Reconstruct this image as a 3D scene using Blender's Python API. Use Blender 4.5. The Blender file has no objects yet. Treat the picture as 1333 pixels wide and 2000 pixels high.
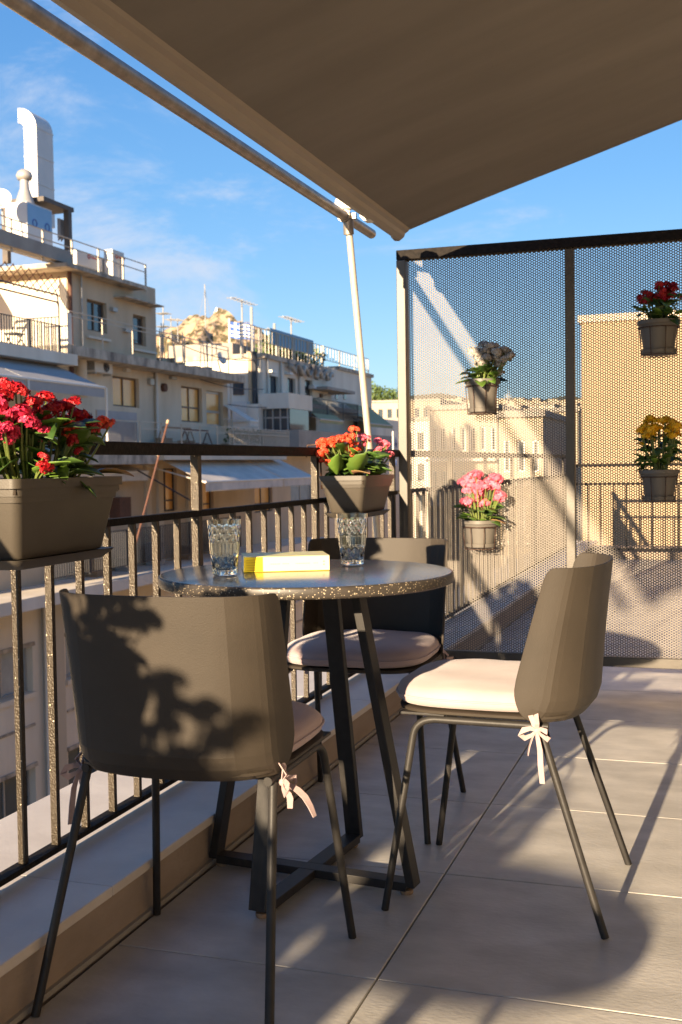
import bpy, math, random
import numpy as np
from mathutils import Vector, Matrix
R = math.radians
rnd = random.Random(7)
S = bpy.context.scene
C = S.collection

# ------------------------------------------------------------------ camera
FPX, CX, CY, ROLL, EYE = 2200.0, 666.5, 1000.0, -0.0145, 1.03
PITCH, YAW = R(2.4064467), R(18.2928327)
FW = Vector((-math.sin(YAW)*math.cos(PITCH), math.cos(YAW)*math.cos(PITCH), -math.sin(PITCH)))
RT = Vector((math.cos(YAW), math.sin(YAW), 0.0))
UP = RT.cross(FW)
cr, sr = math.cos(-ROLL), math.sin(-ROLL)
CAM = Vector((0, 0, EYE))
def ray(x, y):
    a, b = x-CX, y-CY
    return FW*FPX + RT*(cr*a-sr*b) - UP*(sr*a+cr*b)
def onz(x, y, z=0.0):
    v = ray(x, y); return CAM + v*((z-EYE)/v.z)
def onx(x, y, X):
    v = ray(x, y); return CAM + v*(X/v.x)
def ony(x, y, Y):
    v = ray(x, y); return CAM + v*(Y/v.y)
cam_d = bpy.data.cameras.new('camera'); cam = bpy.data.objects.new('camera', cam_d); C.objects.link(cam)
r_im = RT*cr - UP*sr      # image right
u_im = RT*sr + UP*cr      # image up
cam.matrix_world = Matrix(((r_im.x, u_im.x, -FW.x, 0), (r_im.y, u_im.y, -FW.y, 0), (r_im.z, u_im.z, -FW.z, EYE), (0, 0, 0, 1)))
cam_d.sensor_fit = 'VERTICAL'; cam_d.sensor_height = 36; cam_d.sensor_width = 24
cam_d.lens = 36*FPX/2000
cam_d.clip_start = 0.05; cam_d.clip_end = 9000
cam_d.dof.use_dof = True; cam_d.dof.focus_distance = 2.75; cam_d.dof.aperture_fstop = 9.0
S.camera = cam

# ------------------------------------------------------------------ sun and sky
SV = Vector((0.142, 1.0, -0.222)).normalized()
ELEV = math.asin(-SV.z)
sun_d = bpy.data.lights.new('sun', 'SUN'); sun_d.energy = 5.0; sun_d.angle = R(0.55); sun_d.color = (1.0, 0.78, 0.52)
sun = bpy.data.objects.new('sun', sun_d); C.objects.link(sun)
sun.rotation_euler = SV.to_track_quat('-Z', 'Y').to_euler()
W = bpy.data.worlds.new('World'); S.world = W; W.use_nodes = True
nt = W.node_tree; N = nt.nodes; L = nt.links
bg = N['Background']
sky = N.new('ShaderNodeTexSky'); sky.sky_type = 'NISHITA'; sky.sun_disc = False
sky.sun_elevation = ELEV; sky.sun_rotation = math.atan2(-SV.x, -SV.y) % (2*math.pi)
sky.air_density = 1.0; sky.dust_density = 0.25; sky.ozone_density = 2.5
bg.inputs['Strength'].default_value = 0.13
tc = N.new('ShaderNodeTexCoord')
mp = N.new('ShaderNodeMapping'); mp.inputs['Scale'].default_value = (1.0, 1.0, 2.4); mp.inputs['Rotation'].default_value = (0, R(16), R(20))
L.new(tc.outputs['Generated'], mp.inputs['Vector'])
n1 = N.new('ShaderNodeTexNoise'); n1.inputs['Scale'].default_value = 4.8; n1.inputs['Detail'].default_value = 12; n1.inputs['Roughness'].default_value = 0.66; n1.inputs['Distortion'].default_value = 0.35
L.new(mp.outputs[0], n1.inputs['Vector'])
n2 = N.new('ShaderNodeTexNoise'); n2.inputs['Scale'].default_value = 1.1; n2.inputs['Detail'].default_value = 3
L.new(mp.outputs[0], n2.inputs['Vector'])
def wmath(op, a, b=None, c=None):
    m = N.new('ShaderNodeMath'); m.operation = op
    for i, v in enumerate((a, b, c)):
        if v is None: continue
        if isinstance(v, (int, float)): m.inputs[i].default_value = v
        else: L.new(v, m.inputs[i])
    return m.outputs[0]
# a cloud bank that thickens towards the west (left) and thins out to clear sky on the right
dp = N.new('ShaderNodeVectorMath'); dp.operation = 'DOT_PRODUCT'
wdir = ray(-150, 150).normalized(); dp.inputs[1].default_value = wdir
L.new(tc.outputs['Generated'], dp.inputs[0])
bank = N.new('ShaderNodeMapRange'); bank.inputs['From Min'].default_value = 0.93; bank.inputs['From Max'].default_value = 0.99
bank.inputs['To Min'].default_value = -0.16; bank.inputs['To Max'].default_value = 0.105
L.new(dp.outputs['Value'], bank.inputs['Value'])
s1 = wmath('ADD', n1.outputs['Fac'], bank.outputs[0])
s2 = wmath('MULTIPLY_ADD', n2.outputs['Fac'], 0.5, -0.25)
s3 = wmath('ADD', s1, s2)
cm = N.new('ShaderNodeMapRange'); cm.interpolation_type = 'SMOOTHSTEP'
cm.inputs['From Min'].default_value = 0.455; cm.inputs['From Max'].default_value = 0.72
cm.inputs['To Min'].default_value = 0.0; cm.inputs['To Max'].default_value = 0.80
L.new(s3, cm.inputs['Value'])
mixc = N.new('ShaderNodeMix'); mixc.data_type = 'RGBA'
L.new(cm.outputs[0], mixc.inputs['Factor'])
sat = N.new('ShaderNodeHueSaturation'); sat.inputs['Saturation'].default_value = 1.12; sat.inputs['Value'].default_value = 1.0
L.new(sky.outputs[0], sat.inputs['Color'])
sx_ = N.new('ShaderNodeSeparateXYZ'); L.new(tc.outputs['Generated'], sx_.inputs[0])
rp = N.new('ShaderNodeValToRGB'); L.new(sx_.outputs['Z'], rp.inputs[0])
e_ = rp.color_ramp.elements; e_[0].position = 0.0; e_[0].color = (0.330, 0.555, 0.86, 1); e_[1].position = 0.62; e_[1].color = (0.04, 0.16, 0.52, 1)
for p_, c_ in ((0.10, (0.255, 0.50, 0.86)), (0.24, (0.135, 0.385, 0.80)), (0.38, (0.085, 0.30, 0.74))):
    q_ = e_.new(p_); q_.color = (*c_, 1)
vm = N.new('ShaderNodeVectorMath'); vm.operation = 'SCALE'; vm.inputs['Scale'].default_value = 2.12; L.new(rp.outputs[0], vm.inputs[0])
mixs = N.new('ShaderNodeMix'); mixs.data_type = 'RGBA'; mixs.inputs['Factor'].default_value = 0.80
L.new(sat.outputs[0], mixs.inputs[6]); L.new(vm.outputs[0], mixs.inputs[7])
L.new(mixs.outputs[2], mixc.inputs[6]); mixc.inputs[7].default_value = (1.75, 1.95, 2.35, 1)
L.new(mixc.outputs[2], bg.inputs['Color'])
S.view_settings.view_transform = 'Standard'; S.view_settings.look = 'None'
S.view_settings.gamma = 1.0; S.view_settings.use_curve_mapping = False
S.view_settings.exposure = 1.62
S.cycles.max_bounces = 10; S.cycles.transmission_bounces = 10; S.cycles.transparent_max_bounces = 12
S.cycles.caustics_reflective = False; S.cycles.caustics_refractive = True; S.cycles.sample_clamp_indirect = 6.0

# ------------------------------------------------------------------ materials
def mat(name, col, rough=0.6, metal=0.0, col2=None, nscale=6.0, ndet=5, stretch=(1, 1, 1), bump=0.0, bscale=60.0,
        coat=0.0, trans=0.0, ior=1.5, sheen=0.0, coords='pos', contrast=(0.3, 0.7), rvar=0.0, perobj=0.0, sss=0.0, spec=None):
    m = bpy.data.materials.new(name); m.use_nodes = True
    t = m.node_tree; n = t.nodes; l = t.links; b = n['Principled BSDF']
    b.inputs['Roughness'].default_value = rough; b.inputs['Metallic'].default_value = metal
    b.inputs['IOR'].default_value = ior; b.inputs['Coat Weight'].default_value = coat
    b.inputs['Transmission Weight'].default_value = trans; b.inputs['Sheen Weight'].default_value = sheen
    if spec is not None: b.inputs['Specular IOR Level'].default_value = spec
    c = (*col, 1)
    b.inputs['Base Color'].default_value = c
    m.diffuse_color = c
    src = None
    if coords == 'pos':
        g = n.new('ShaderNodeNewGeometry'); src = g.outputs['Position']
    else:
        g = n.new('ShaderNodeTexCoord'); src = g.outputs['Object']
    mpn = n.new('ShaderNodeMapping'); mpn.inputs['Scale'].default_value = stretch; l.new(src, mpn.inputs['Vector'])
    out = None
    if col2 is not None:
        no = n.new('ShaderNodeTexNoise'); no.inputs['Scale'].default_value = nscale; no.inputs['Detail'].default_value = ndet
        no.inputs['Roughness'].default_value = 0.6
        l.new(mpn.outputs[0], no.inputs['Vector'])
        mr = n.new('ShaderNodeMapRange'); mr.inputs['From Min'].default_value = contrast[0]; mr.inputs['From Max'].default_value = contrast[1]
        l.new(no.outputs['Fac'], mr.inputs['Value'])
        mx = n.new('ShaderNodeMix'); mx.data_type = 'RGBA'; l.new(mr.outputs[0], mx.inputs['Factor'])
        mx.inputs[6].default_value = c; mx.inputs[7].default_value = (*col2, 1)
        out = mx.outputs[2]
        if rvar:
            rr = n.new('ShaderNodeMapRange'); rr.inputs['To Min'].default_value = rough-rvar; rr.inputs['To Max'].default_value = rough+rvar
            l.new(no.outputs['Fac'], rr.inputs['Value']); l.new(rr.outputs[0], b.inputs['Roughness'])
    if perobj:
        oi = n.new('ShaderNodeObjectInfo'); hv = n.new('ShaderNodeHueSaturation')
        mr2 = n.new('ShaderNodeMapRange'); mr2.inputs['To Min'].default_value = 1-perobj; mr2.inputs['To Max'].default_value = 1+perobj
        l.new(oi.outputs['Random'], mr2.inputs['Value']); l.new(mr2.outputs[0], hv.inputs['Value'])
        if out is None: hv.inputs['Color'].default_value = c
        else: l.new(out, hv.inputs['Color'])
        out = hv.outputs[0]
    if out is not None: l.new(out, b.inputs['Base Color'])
    if bump:
        nb = n.new('ShaderNodeTexNoise'); nb.inputs['Scale'].default_value = bscale; nb.inputs['Detail'].default_value = 4
        l.new(mpn.outputs[0], nb.inputs['Vector'])
        bp = n.new('ShaderNodeBump'); bp.inputs['Strength'].default_value = bump; bp.inputs['Distance'].default_value = 0.01
        l.new(nb.outputs['Fac'], bp.inputs['Height']); l.new(bp.outputs[0], b.inputs['Normal'])
    if sss:
        b.inputs['Subsurface Weight'].default_value = sss; b.inputs['Subsurface Radius'].default_value = (0.01, 0.004, 0.002); b.inputs['Subsurface Scale'].default_value = 0.5
    return m
def chips(name, base, chip, scale, thr, rough, metal=0.0, chiprough=None, coat=0.0, coatr=0.1, spec=None, chipmetal=None, bump=0.0):
    """dark body with scattered light chips or flakes (voronoi cells)"""
    m = mat(name, base, rough, metal, spec=spec); t = m.node_tree; n = t.nodes; l = t.links; b = n['Principled BSDF']
    b.inputs['Coat Weight'].default_value = coat; b.inputs['Coat Roughness'].default_value = coatr
    g = n.new('ShaderNodeNewGeometry'); v = n.new('ShaderNodeTexVoronoi'); v.inputs['Scale'].default_value = scale
    l.new(g.outputs['Position'], v.inputs['Vector'])
    sp = n.new('ShaderNodeSeparateColor'); l.new(v.outputs['Color'], sp.inputs[0])
    a = n.new('ShaderNodeMath'); a.operation = 'GREATER_THAN'; a.inputs[1].default_value = thr; l.new(sp.outputs[0], a.inputs[0])
    d = n.new('ShaderNodeMath'); d.operation = 'LESS_THAN'; l.new(v.outputs['Distance'], d.inputs[0])
    dd = n.new('ShaderNodeMath'); dd.operation = 'MULTIPLY_ADD'; l.new(sp.outputs[1], dd.inputs[0]); dd.inputs[1].default_value = 0.35; dd.inputs[2].default_value = 0.12
    l.new(dd.outputs[0], d.inputs[1])
    f = n.new('ShaderNodeMath'); f.operation = 'MULTIPLY'; l.new(a.outputs[0], f.inputs[0]); l.new(d.outputs[0], f.inputs[1])
    mx = n.new('ShaderNodeMix'); mx.data_type = 'RGBA'; l.new(f.outputs[0], mx.inputs['Factor'])
    no = n.new('ShaderNodeTexNoise'); no.inputs['Scale'].default_value = 40; l.new(g.outputs['Position'], no.inputs['Vector'])
    m0 = n.new('ShaderNodeMix'); m0.data_type = 'RGBA'; l.new(no.outputs['Fac'], m0.inputs['Factor'])
    m0.inputs[6].default_value = (*[c*0.7 for c in base], 1); m0.inputs[7].default_value = (*[c*1.3 for c in base], 1)
    l.new(m0.outputs[2], mx.inputs[6]); mx.inputs[7].default_value = (*chip, 1); l.new(mx.outputs[2], b.inputs['Base Color'])
    if bump:
        bp = n.new('ShaderNodeBump'); bp.inputs['Strength'].default_value = bump; bp.inputs['Distance'].default_value = 0.004
        l.new(v.outputs['Distance'], bp.inputs['Height']); l.new(bp.outputs[0], b.inputs['Normal'])
    return m
M = {}
M['tile'] = mat('floor_tile_grey', (0.61, 0.58, 0.525), 0.42, col2=(0.41, 0.39, 0.35), nscale=5.0, ndet=12, stretch=(1.0, 1.7, 1), bump=0.10, bscale=60, contrast=(0.3, 0.7), rvar=0.12, perobj=0.05)
M['grout'] = mat('joint_grout', (0.36, 0.33, 0.29), 0.85, bump=0.2, bscale=200)
M['slabtop'] = mat('kerb_top_marble', (0.76, 0.69, 0.60), 0.5, col2=(0.62, 0.55, 0.47), nscale=5, ndet=8, bump=0.05, perobj=0.03)
M['plinth'] = mat('kerb_render', (0.40, 0.31, 0.235), 0.8, col2=(0.31, 0.24, 0.18), nscale=4, ndet=8, stretch=(1, 1, 2.5), bump=0.15, bscale=70)
M['rail'] = mat('railing_black_paint', (0.010, 0.009, 0.008), 0.7, spec=0.12, col2=(0.028, 0.022, 0.018), nscale=60, bump=0.25, bscale=150)
M['baluster'] = chips('railing_hammered_paint', (0.040, 0.029, 0.017), (0.72, 0.56, 0.38), 240, 0.965, 0.42, metal=0.3, bump=0.3)
M['chair'] = mat('chair_plastic', (0.047, 0.037, 0.027), 0.58, spec=0.35, col2=(0.038, 0.030, 0.022), nscale=9, bump=0.08, bscale=420, coords='obj')
M['metal'] = mat('black_powder_coat', (0.022, 0.020, 0.018), 0.48, spec=0.3, col2=(0.035, 0.032, 0.03), nscale=30, bump=0.05, bscale=400, coords='obj')
M['cushion'] = mat('blush_cotton', (0.49, 0.365, 0.358), 0.92, col2=(0.43, 0.32, 0.312), nscale=8, bump=0.25, bscale=500, sheen=0.3, coords='obj')
M['ribbon'] = mat('blush_ribbon', (0.46, 0.34, 0.33), 0.9, col2=(0.38, 0.28, 0.27), nscale=60, bump=0.2, bscale=700, coords='obj')
M['terrazzo'] = chips('table_top_edge', (0.045, 0.037, 0.030), (0.44, 0.36, 0.25), 260, 0.55, 0.45)
M['tabletop'] = chips('table_top_surface', (0.040, 0.040, 0.042), (0.12, 0.11, 0.10), 125, 0.6, 0.24, coat=0.25, coatr=0.14)
M['glass'] = mat('cut_glass', (0.90, 0.95, 0.93), 0.02, trans=1.0, ior=1.46, coords='obj')
M['planter'] = mat('taupe_planter_plastic', (0.074, 0.062, 0.047), 0.5, col2=(0.064, 0.053, 0.040), nscale=12, bump=0.05, bscale=300)
M['pot'] = mat('grey_pot_plastic', (0.145, 0.13, 0.11), 0.5, col2=(0.13, 0.115, 0.098), nscale=12, bump=0.05, bscale=300)
M['soil'] = mat('potting_soil', (0.05, 0.035, 0.022), 0.95, col2=(0.02, 0.014, 0.01), nscale=90, bump=0.8, bscale=120)
M['leaf'] = mat('kalanchoe_leaf', (0.075, 0.15, 0.022), 0.38, col2=(0.13, 0.21, 0.03), nscale=14, perobj=0.35, bump=0.1, bscale=90, sss=0.0)
M['leafdark'] = mat('kalanchoe_leaf_dark', (0.035, 0.085, 0.018), 0.4, col2=(0.07, 0.13, 0.025), nscale=14, perobj=0.35)
M['leafred'] = mat('leaf_turning_red', (0.42, 0.20, 0.12), 0.45, col2=(0.25, 0.17, 0.05), nscale=20)
M['stem'] = mat('plant_stem', (0.16, 0.20, 0.05), 0.5)
M['red'] = mat('petal_red', (0.50, 0.007, 0.014), 0.5, col2=(0.32, 0.003, 0.008), nscale=90, perobj=0.2)
M['crimson'] = mat('petal_crimson', (0.58, 0.010, 0.05), 0.5, col2=(0.70, 0.05, 0.13), nscale=90, perobj=0.2)
M['coral'] = mat('petal_coral', (0.80, 0.055, 0.025), 0.5, col2=(0.85, 0.14, 0.05), nscale=90, perobj=0.15)
M['pink'] = mat('petal_pink', (0.82, 0.10, 0.20), 0.5, col2=(0.85, 0.24, 0.28), nscale=90, perobj=0.15)
M['white'] = mat('petal_cream', (0.56, 0.52, 0.46), 0.6, col2=(0.42, 0.36, 0.30), nscale=90, perobj=0.1)
M['yellow'] = mat('petal_yellow', (0.92, 0.60, 0.015), 0.5, col2=(0.88, 0.42, 0.01), nscale=90, perobj=0.15)
M['heart'] = mat('flower_centre', (0.75, 0.55, 0.12), 0.6)
M['wire'] = mat('brown_wire', (0.07, 0.035, 0.022), 0.45, metal=0.3)
M['screen'] = mat('perforated_steel_paint', (0.165, 0.145, 0.125), 0.45, metal=0.25, col2=(0.14, 0.124, 0.108), nscale=4)
M['frame'] = mat('anthracite_frame', (0.085, 0.075, 0.062), 0.42, metal=0.25, col2=(0.07, 0.06, 0.05), nscale=12, bump=0.04, bscale=200)
M['fabric'] = mat('awning_cloth', (0.215, 0.187, 0.155), 0.9, col2=(0.178, 0.154, 0.127), nscale=1.6, stretch=(0.5, 2.2, 1), contrast=(0.35, 0.65), bump=0.2, bscale=900)
M['awnbar'] = mat('awning_profile_paint', (0.30, 0.25, 0.195), 0.45, col2=(0.27, 0.225, 0.175), nscale=5)
M['galvpale'] = mat('pale_painted_tube', (0.66, 0.61, 0.52), 0.42, metal=0.4, col2=(0.56, 0.51, 0.43), nscale=10)
M['galv'] = mat('galvanised_tube', (0.42, 0.36, 0.29), 0.45, metal=0.6, col2=(0.24, 0.20, 0.155), nscale=18, bump=0.1, bscale=80)
M['whitepl'] = mat('white_plastic', (0.78, 0.72, 0.62), 0.45)
M['book1'] = mat('book_cream_spine', (0.72, 0.66, 0.42), 0.5); M['book3'] = mat('book_pale_yellow_cover', (0.80, 0.70, 0.16), 0.4, col2=(0.72, 0.66, 0.38), nscale=12); M['book2'] = mat('book_yellow', (0.88, 0.66, 0.02), 0.45)
M['paper'] = mat('paper', (0.75, 0.70, 0.60), 0.8); M['ink'] = mat('grey_print', (0.33, 0.31, 0.28), 0.6); M['inkred'] = mat('rust_print', (0.50, 0.28, 0.20), 0.6)
# city
M['beige'] = mat('beige_render', (0.66, 0.53, 0.37), 0.9, col2=(0.52, 0.41, 0.28), nscale=0.9, ndet=9, stretch=(1, 1, .35), bump=0.3, bscale=3)
M['beige2'] = mat('pale_grey_render', (0.76, 0.645, 0.49), 0.9, col2=(0.57, 0.47, 0.34), nscale=0.8, ndet=9, stretch=(1, 1, .3), bump=0.3, bscale=3)
M['white_r'] = mat('white_render', (0.85, 0.755, 0.62), 0.9, col2=(0.66, 0.57, 0.45), nscale=0.7, ndet=9, stretch=(1, 1, .25), bump=0.2, bscale=3)
M['stain'] = mat('stained_concrete', (0.56, 0.47, 0.36), 0.9, col2=(0.13, 0.11, 0.095), nscale=2.2, ndet=9, stretch=(1, 1, .5), contrast=(0.42, 0.72), bump=0.4, bscale=6)
M['concrete'] = mat('concrete_parapet', (0.40, 0.355, 0.30), 0.9, col2=(0.30, 0.26, 0.22), nscale=1.3, ndet=8, bump=0.3, bscale=5)
M['tan'] = mat('tan_party_wall', (0.50, 0.365, 0.225), 0.9, col2=(0.44, 0.32, 0.195), nscale=0.6, ndet=8, bump=0.1, bscale=3)
M['cream'] = mat('cream_city_render', (0.52, 0.425, 0.31), 0.9, col2=(0.43, 0.35, 0.25), nscale=0.4)
M['awnwhite'] = mat('cream_awning_cloth', (0.82, 0.72, 0.60), 0.85, col2=(0.55, 0.50, 0.43), nscale=1.5, stretch=(1, 1, 1))
M['awngrey'] = mat('grey_awning_cloth', (0.42, 0.40, 0.385), 0.85, col2=(0.36, 0.345, 0.33), nscale=2)
M['awngreen'] = mat('green_awning_cloth', (0.37, 0.345, 0.18), 0.85, col2=(0.31, 0.29, 0.15), nscale=2)
M['darkrail'] = mat('dark_ironwork', (0.035, 0.035, 0.04), 0.5)
M['palerail'] = mat('cream_ironwork', (0.55, 0.48, 0.38), 0.6)
M['brown'] = mat('brown_window_frame', (0.16, 0.105, 0.06), 0.6)
M['alu'] = mat('aluminium_frame', (0.42, 0.40, 0.37), 0.45, metal=0.3)
M['rust'] = mat('rusty_steel', (0.15, 0.062, 0.036), 0.75, col2=(0.09, 0.045, 0.03), nscale=5)
M['steel'] = mat('weathered_steel', (0.09, 0.08, 0.075), 0.7, col2=(0.14, 0.11, 0.085), nscale=5)
M['wood'] = mat('old_wood', (0.30, 0.20, 0.12), 0.75)
M['pane'] = mat('window_glass_dark', (0.035, 0.05, 0.065), 0.06, spec=0.9)
M['panegold'] = mat('window_painted_gold_reflection', (0.88, 0.47, 0.13), 0.25, col2=(0.80, 0.40, 0.10), nscale=1.2, spec=0.8)  # golden reflection of sunlit houses is put into the pane colour
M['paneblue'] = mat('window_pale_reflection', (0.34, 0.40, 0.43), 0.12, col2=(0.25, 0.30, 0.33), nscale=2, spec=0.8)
M['panered'] = mat('window_red_shade', (0.30, 0.06, 0.045), 0.3)
M['curtain'] = mat('curtain_cloth', (0.42, 0.37, 0.32), 0.9, col2=(0.28, 0.24, 0.21), nscale=12, stretch=(1, 3, .2))
M['duct'] = mat('duct_sheet_metal', (0.72, 0.69, 0.64), 0.5, col2=(0.64, 0.61, 0.57), nscale=1.4)
M['bluebox'] = mat('blue_painted_panel', (0.20, 0.40, 0.62), 0.5, col2=(0.24, 0.44, 0.66), nscale=2)
M['bluepaint'] = mat('blue_paint', (0.05, 0.12, 0.38), 0.5)
M['redpaint'] = mat('red_paint', (0.55, 0.05, 0.04), 0.5)
M['acwhite'] = mat('air_conditioner_white', (0.66, 0.62, 0.56), 0.5)
M['acdark'] = mat('air_conditioner_grille', (0.10, 0.10, 0.11), 0.6)
M['rock'] = mat('limestone_hill', (0.52, 0.37, 0.23), 0.95, col2=(0.12, 0.10, 0.05), nscale=0.07, ndet=14, contrast=(0.46, 0.55))
M['church'] = mat('white_chapel', (0.80, 0.76, 0.68), 0.8)
M['ground'] = mat('street_ground', (0.16, 0.15, 0.14), 0.9, col2=(0.10, 0.10, 0.10), nscale=0.05)
M['hillfar'] = mat('wooded_hill', (0.07, 0.085, 0.06), 0.95, col2=(0.13, 0.12, 0.08), nscale=0.012, ndet=8)
M['bush'] = mat('shrub_leaves', (0.10, 0.15, 0.04), 0.6, perobj=0.3)
M['darkvoid'] = mat('dark_interior', (0.03, 0.03, 0.035), 0.8)
M['netting'] = mat('blue_netting', (0.20, 0.38, 0.52), 0.8)

# ------------------------------------------------------------------ mesh helpers
class MB:
    def __init__(s): s.v = []; s.f = []
    def add(s, vs, fs):
        o = len(s.v); s.v.extend([tuple(v) for v in vs]); s.f.extend([tuple(i+o for i in f) for f in fs]); return s
    def box(s, x0, x1, y0, y1, z0, z1):
        if x0 > x1: x0, x1 = x1, x0
        if y0 > y1: y0, y1 = y1, y0
        if z0 > z1: z0, z1 = z1, z0
        return s.add([(x0,y0,z0),(x1,y0,z0),(x1,y1,z0),(x0,y1,z0),(x0,y0,z1),(x1,y0,z1),(x1,y1,z1),(x0,y1,z1)],
              [(0,3,2,1),(4,5,6,7),(0,1,5,4),(1,2,6,5),(2,3,7,6),(3,0,4,7)])
    def bar(s, p, q, w, h, up=Vector((0, 0, 1))):
        p = Vector(p); q = Vector(q); d = (q-p).normalized()
        a = d.cross(up)
        if a.length < 1e-4: a = d.cross(Vector((0, 1, 0)))
        a.normalize(); b = a.cross(d).normalized(); a = a*w/2; b = b*h/2
        vs = [p-a-b, p+a-b, p+a+b, p-a+b, q-a-b, q+a-b, q+a+b, q-a+b]
        return s.add(vs, [(0,1,2,3),(7,6,5,4),(0,4,5,1),(1,5,6,2),(2,6,7,3),(3,7,4,0)])
    def tube(s, pts, r, n=8, caps=True, closed=False):
        pts = [Vector(p) for p in pts]; k = len(pts); rr = r if isinstance(r, (list, tuple)) else [r]*k
        d0 = (pts[1]-pts[0]).normalized(); a = d0.cross(Vector((0, 0, 1)))
        if a.length < 1e-3: a = d0.cross(Vector((1, 0, 0)))
        a.normalize(); vs = []
        for i, p in enumerate(pts):
            if closed: d = (pts[(i+1) % k]-pts[i-1])
            else: d = pts[min(i+1, k-1)]-pts[max(i-1, 0)]
            d.normalize(); a = (a-d*a.dot(d)).normalized(); b = d.cross(a)
            for j in range(n):
                t = 2*math.pi*j/n; vs.append(p+(a*math.cos(t)+b*math.sin(t))*rr[i])
        fs = []
        for i in range(k if closed else k-1):
            i2 = (i+1) % k
            for j in range(n):
                j2 = (j+1) % n; fs.append((i*n+j, i*n+j2, i2*n+j2, i2*n+j))
        if caps and not closed:
            fs.append(tuple(range(n-1, -1, -1))); fs.append(tuple((k-1)*n+j for j in range(n)))
        return s.add(vs, fs)
    def lathe(s, prof, c=(0, 0, 0), n=32, caps=True):
        vs = []; fs = []; k = len(prof)
        for r, z in prof:
            for j in range(n):
                t = 2*math.pi*j/n; vs.append((c[0]+r*math.cos(t), c[1]+r*math.sin(t), c[2]+z))
        for i in range(k-1):
            for j in range(n):
                j2 = (j+1) % n; fs.append((i*n+j, i*n+j2, (i+1)*n+j2, (i+1)*n+j))
        if caps:
            fs.append(tuple(range(n-1, -1, -1))); fs.append(tuple((k-1)*n+j for j in range(n)))
        return s.add(vs, fs)
    def prism_y(s, prof, y0, y1):   # prof: list of (x,z)
        k = len(prof); vs = [(x, y0, z) for x, z in prof]+[(x, y1, z) for x, z in prof]
        return s.add(vs, [tuple(range(k)), tuple(range(2*k-1, k-1, -1))]+[(i, i+k, (i+1) % k+k, (i+1) % k) for i in range(k)])
    def quad(s, a, b, c, d): return s.add([a, b, c, d], [(0, 1, 2, 3)])
    def ribbon(s, pts, w, wd, th=0.0015):
        """flat strip with thickness; pts polyline, wd = width direction(s), w = width(s)"""
        pts = [Vector(p) for p in pts]; k = len(pts); vs = []; fs = []
        for i, p in enumerate(pts):
            d = (pts[min(i+1, k-1)]-pts[max(i-1, 0)]).normalized()
            wv = Vector(wd[i] if isinstance(wd, list) else wd); wv = (wv-d*wv.dot(d)).normalized()
            nn = d.cross(wv)*th; ww = (w[i] if isinstance(w, list) else w)/2
            vs += [p-wv*ww-nn, p+wv*ww-nn, p+wv*ww+nn, p-wv*ww+nn]
        for i in range(k-1):
            for j in range(4):
                fs.append((i*4+j, i*4+(j+1) % 4, (i+1)*4+(j+1) % 4, (i+1)*4+j))
        fs.append((3, 2, 1, 0)); fs.append(tuple((k-1)*4+j for j in range(4)))
        return s.add(vs, fs)
    def mesh(s, name, m, smooth=False, off=None):
        me = bpy.data.meshes.new(name)
        v = s.v if off is None else [(a-off.x, b-off.y, c-off.z) for a, b, c in s.v]
        me.from_pydata(v, [], s.f); me.validate()
        if m: me.materials.append(m)
        if smooth: me.polygons.foreach_set('use_smooth', [True]*len(me.polygons))
        me.update(); return me
    def build(s, name, m, parent=None, smooth=False, bevel=0.0, kind=None, label=None):
        off = Vector((0, 0, 0)); q = parent
        while q is not None: off = off+q.location; q = q.parent
        o = bpy.data.objects.new(name, s.mesh(name, m, smooth, off)); C.objects.link(o)
        if parent is not None: o.parent = parent
        if bevel:
            b = o.modifiers.new('bevel', 'BEVEL'); b.width = bevel; b.segments = 2; b.limit_method = 'ANGLE'; b.angle_limit = R(40)
        if kind: o['kind'] = kind
        if label: o['label'] = label
        return o
def smooth_angle(o, deg=40):
    me = o.data; me.polygons.foreach_set('use_smooth', [True]*len(me.polygons))
    try: me.set_sharp_from_angle(angle=R(deg))
    except Exception: pass
    return o
def thing(name, label, cat, loc=(0, 0, 0), group=None):
    o = bpy.data.objects.new(name, None); C.objects.link(o); o.empty_display_size = 0.1
    o.location = loc; o['label'] = label; o['category'] = cat
    if group: o['group'] = group
    return o
def tag(o, label, cat, group=None):
    o['label'] = label; o['category'] = cat
    if group: o['group'] = group
    return o
def struct(o): o['kind'] = 'structure'; return o
def dup(root, loc, rotz=0, label=None):
    def cp(o, par):
        c = o.copy(); C.objects.link(c)
        if par is not None: c.parent = par
        for ch in list(o.children): cp(ch, c)
        return c
    r = cp(root, None); r.location = loc; r.rotation_euler = (0, 0, rotz)
    if label: r['label'] = label
    return r

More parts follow.
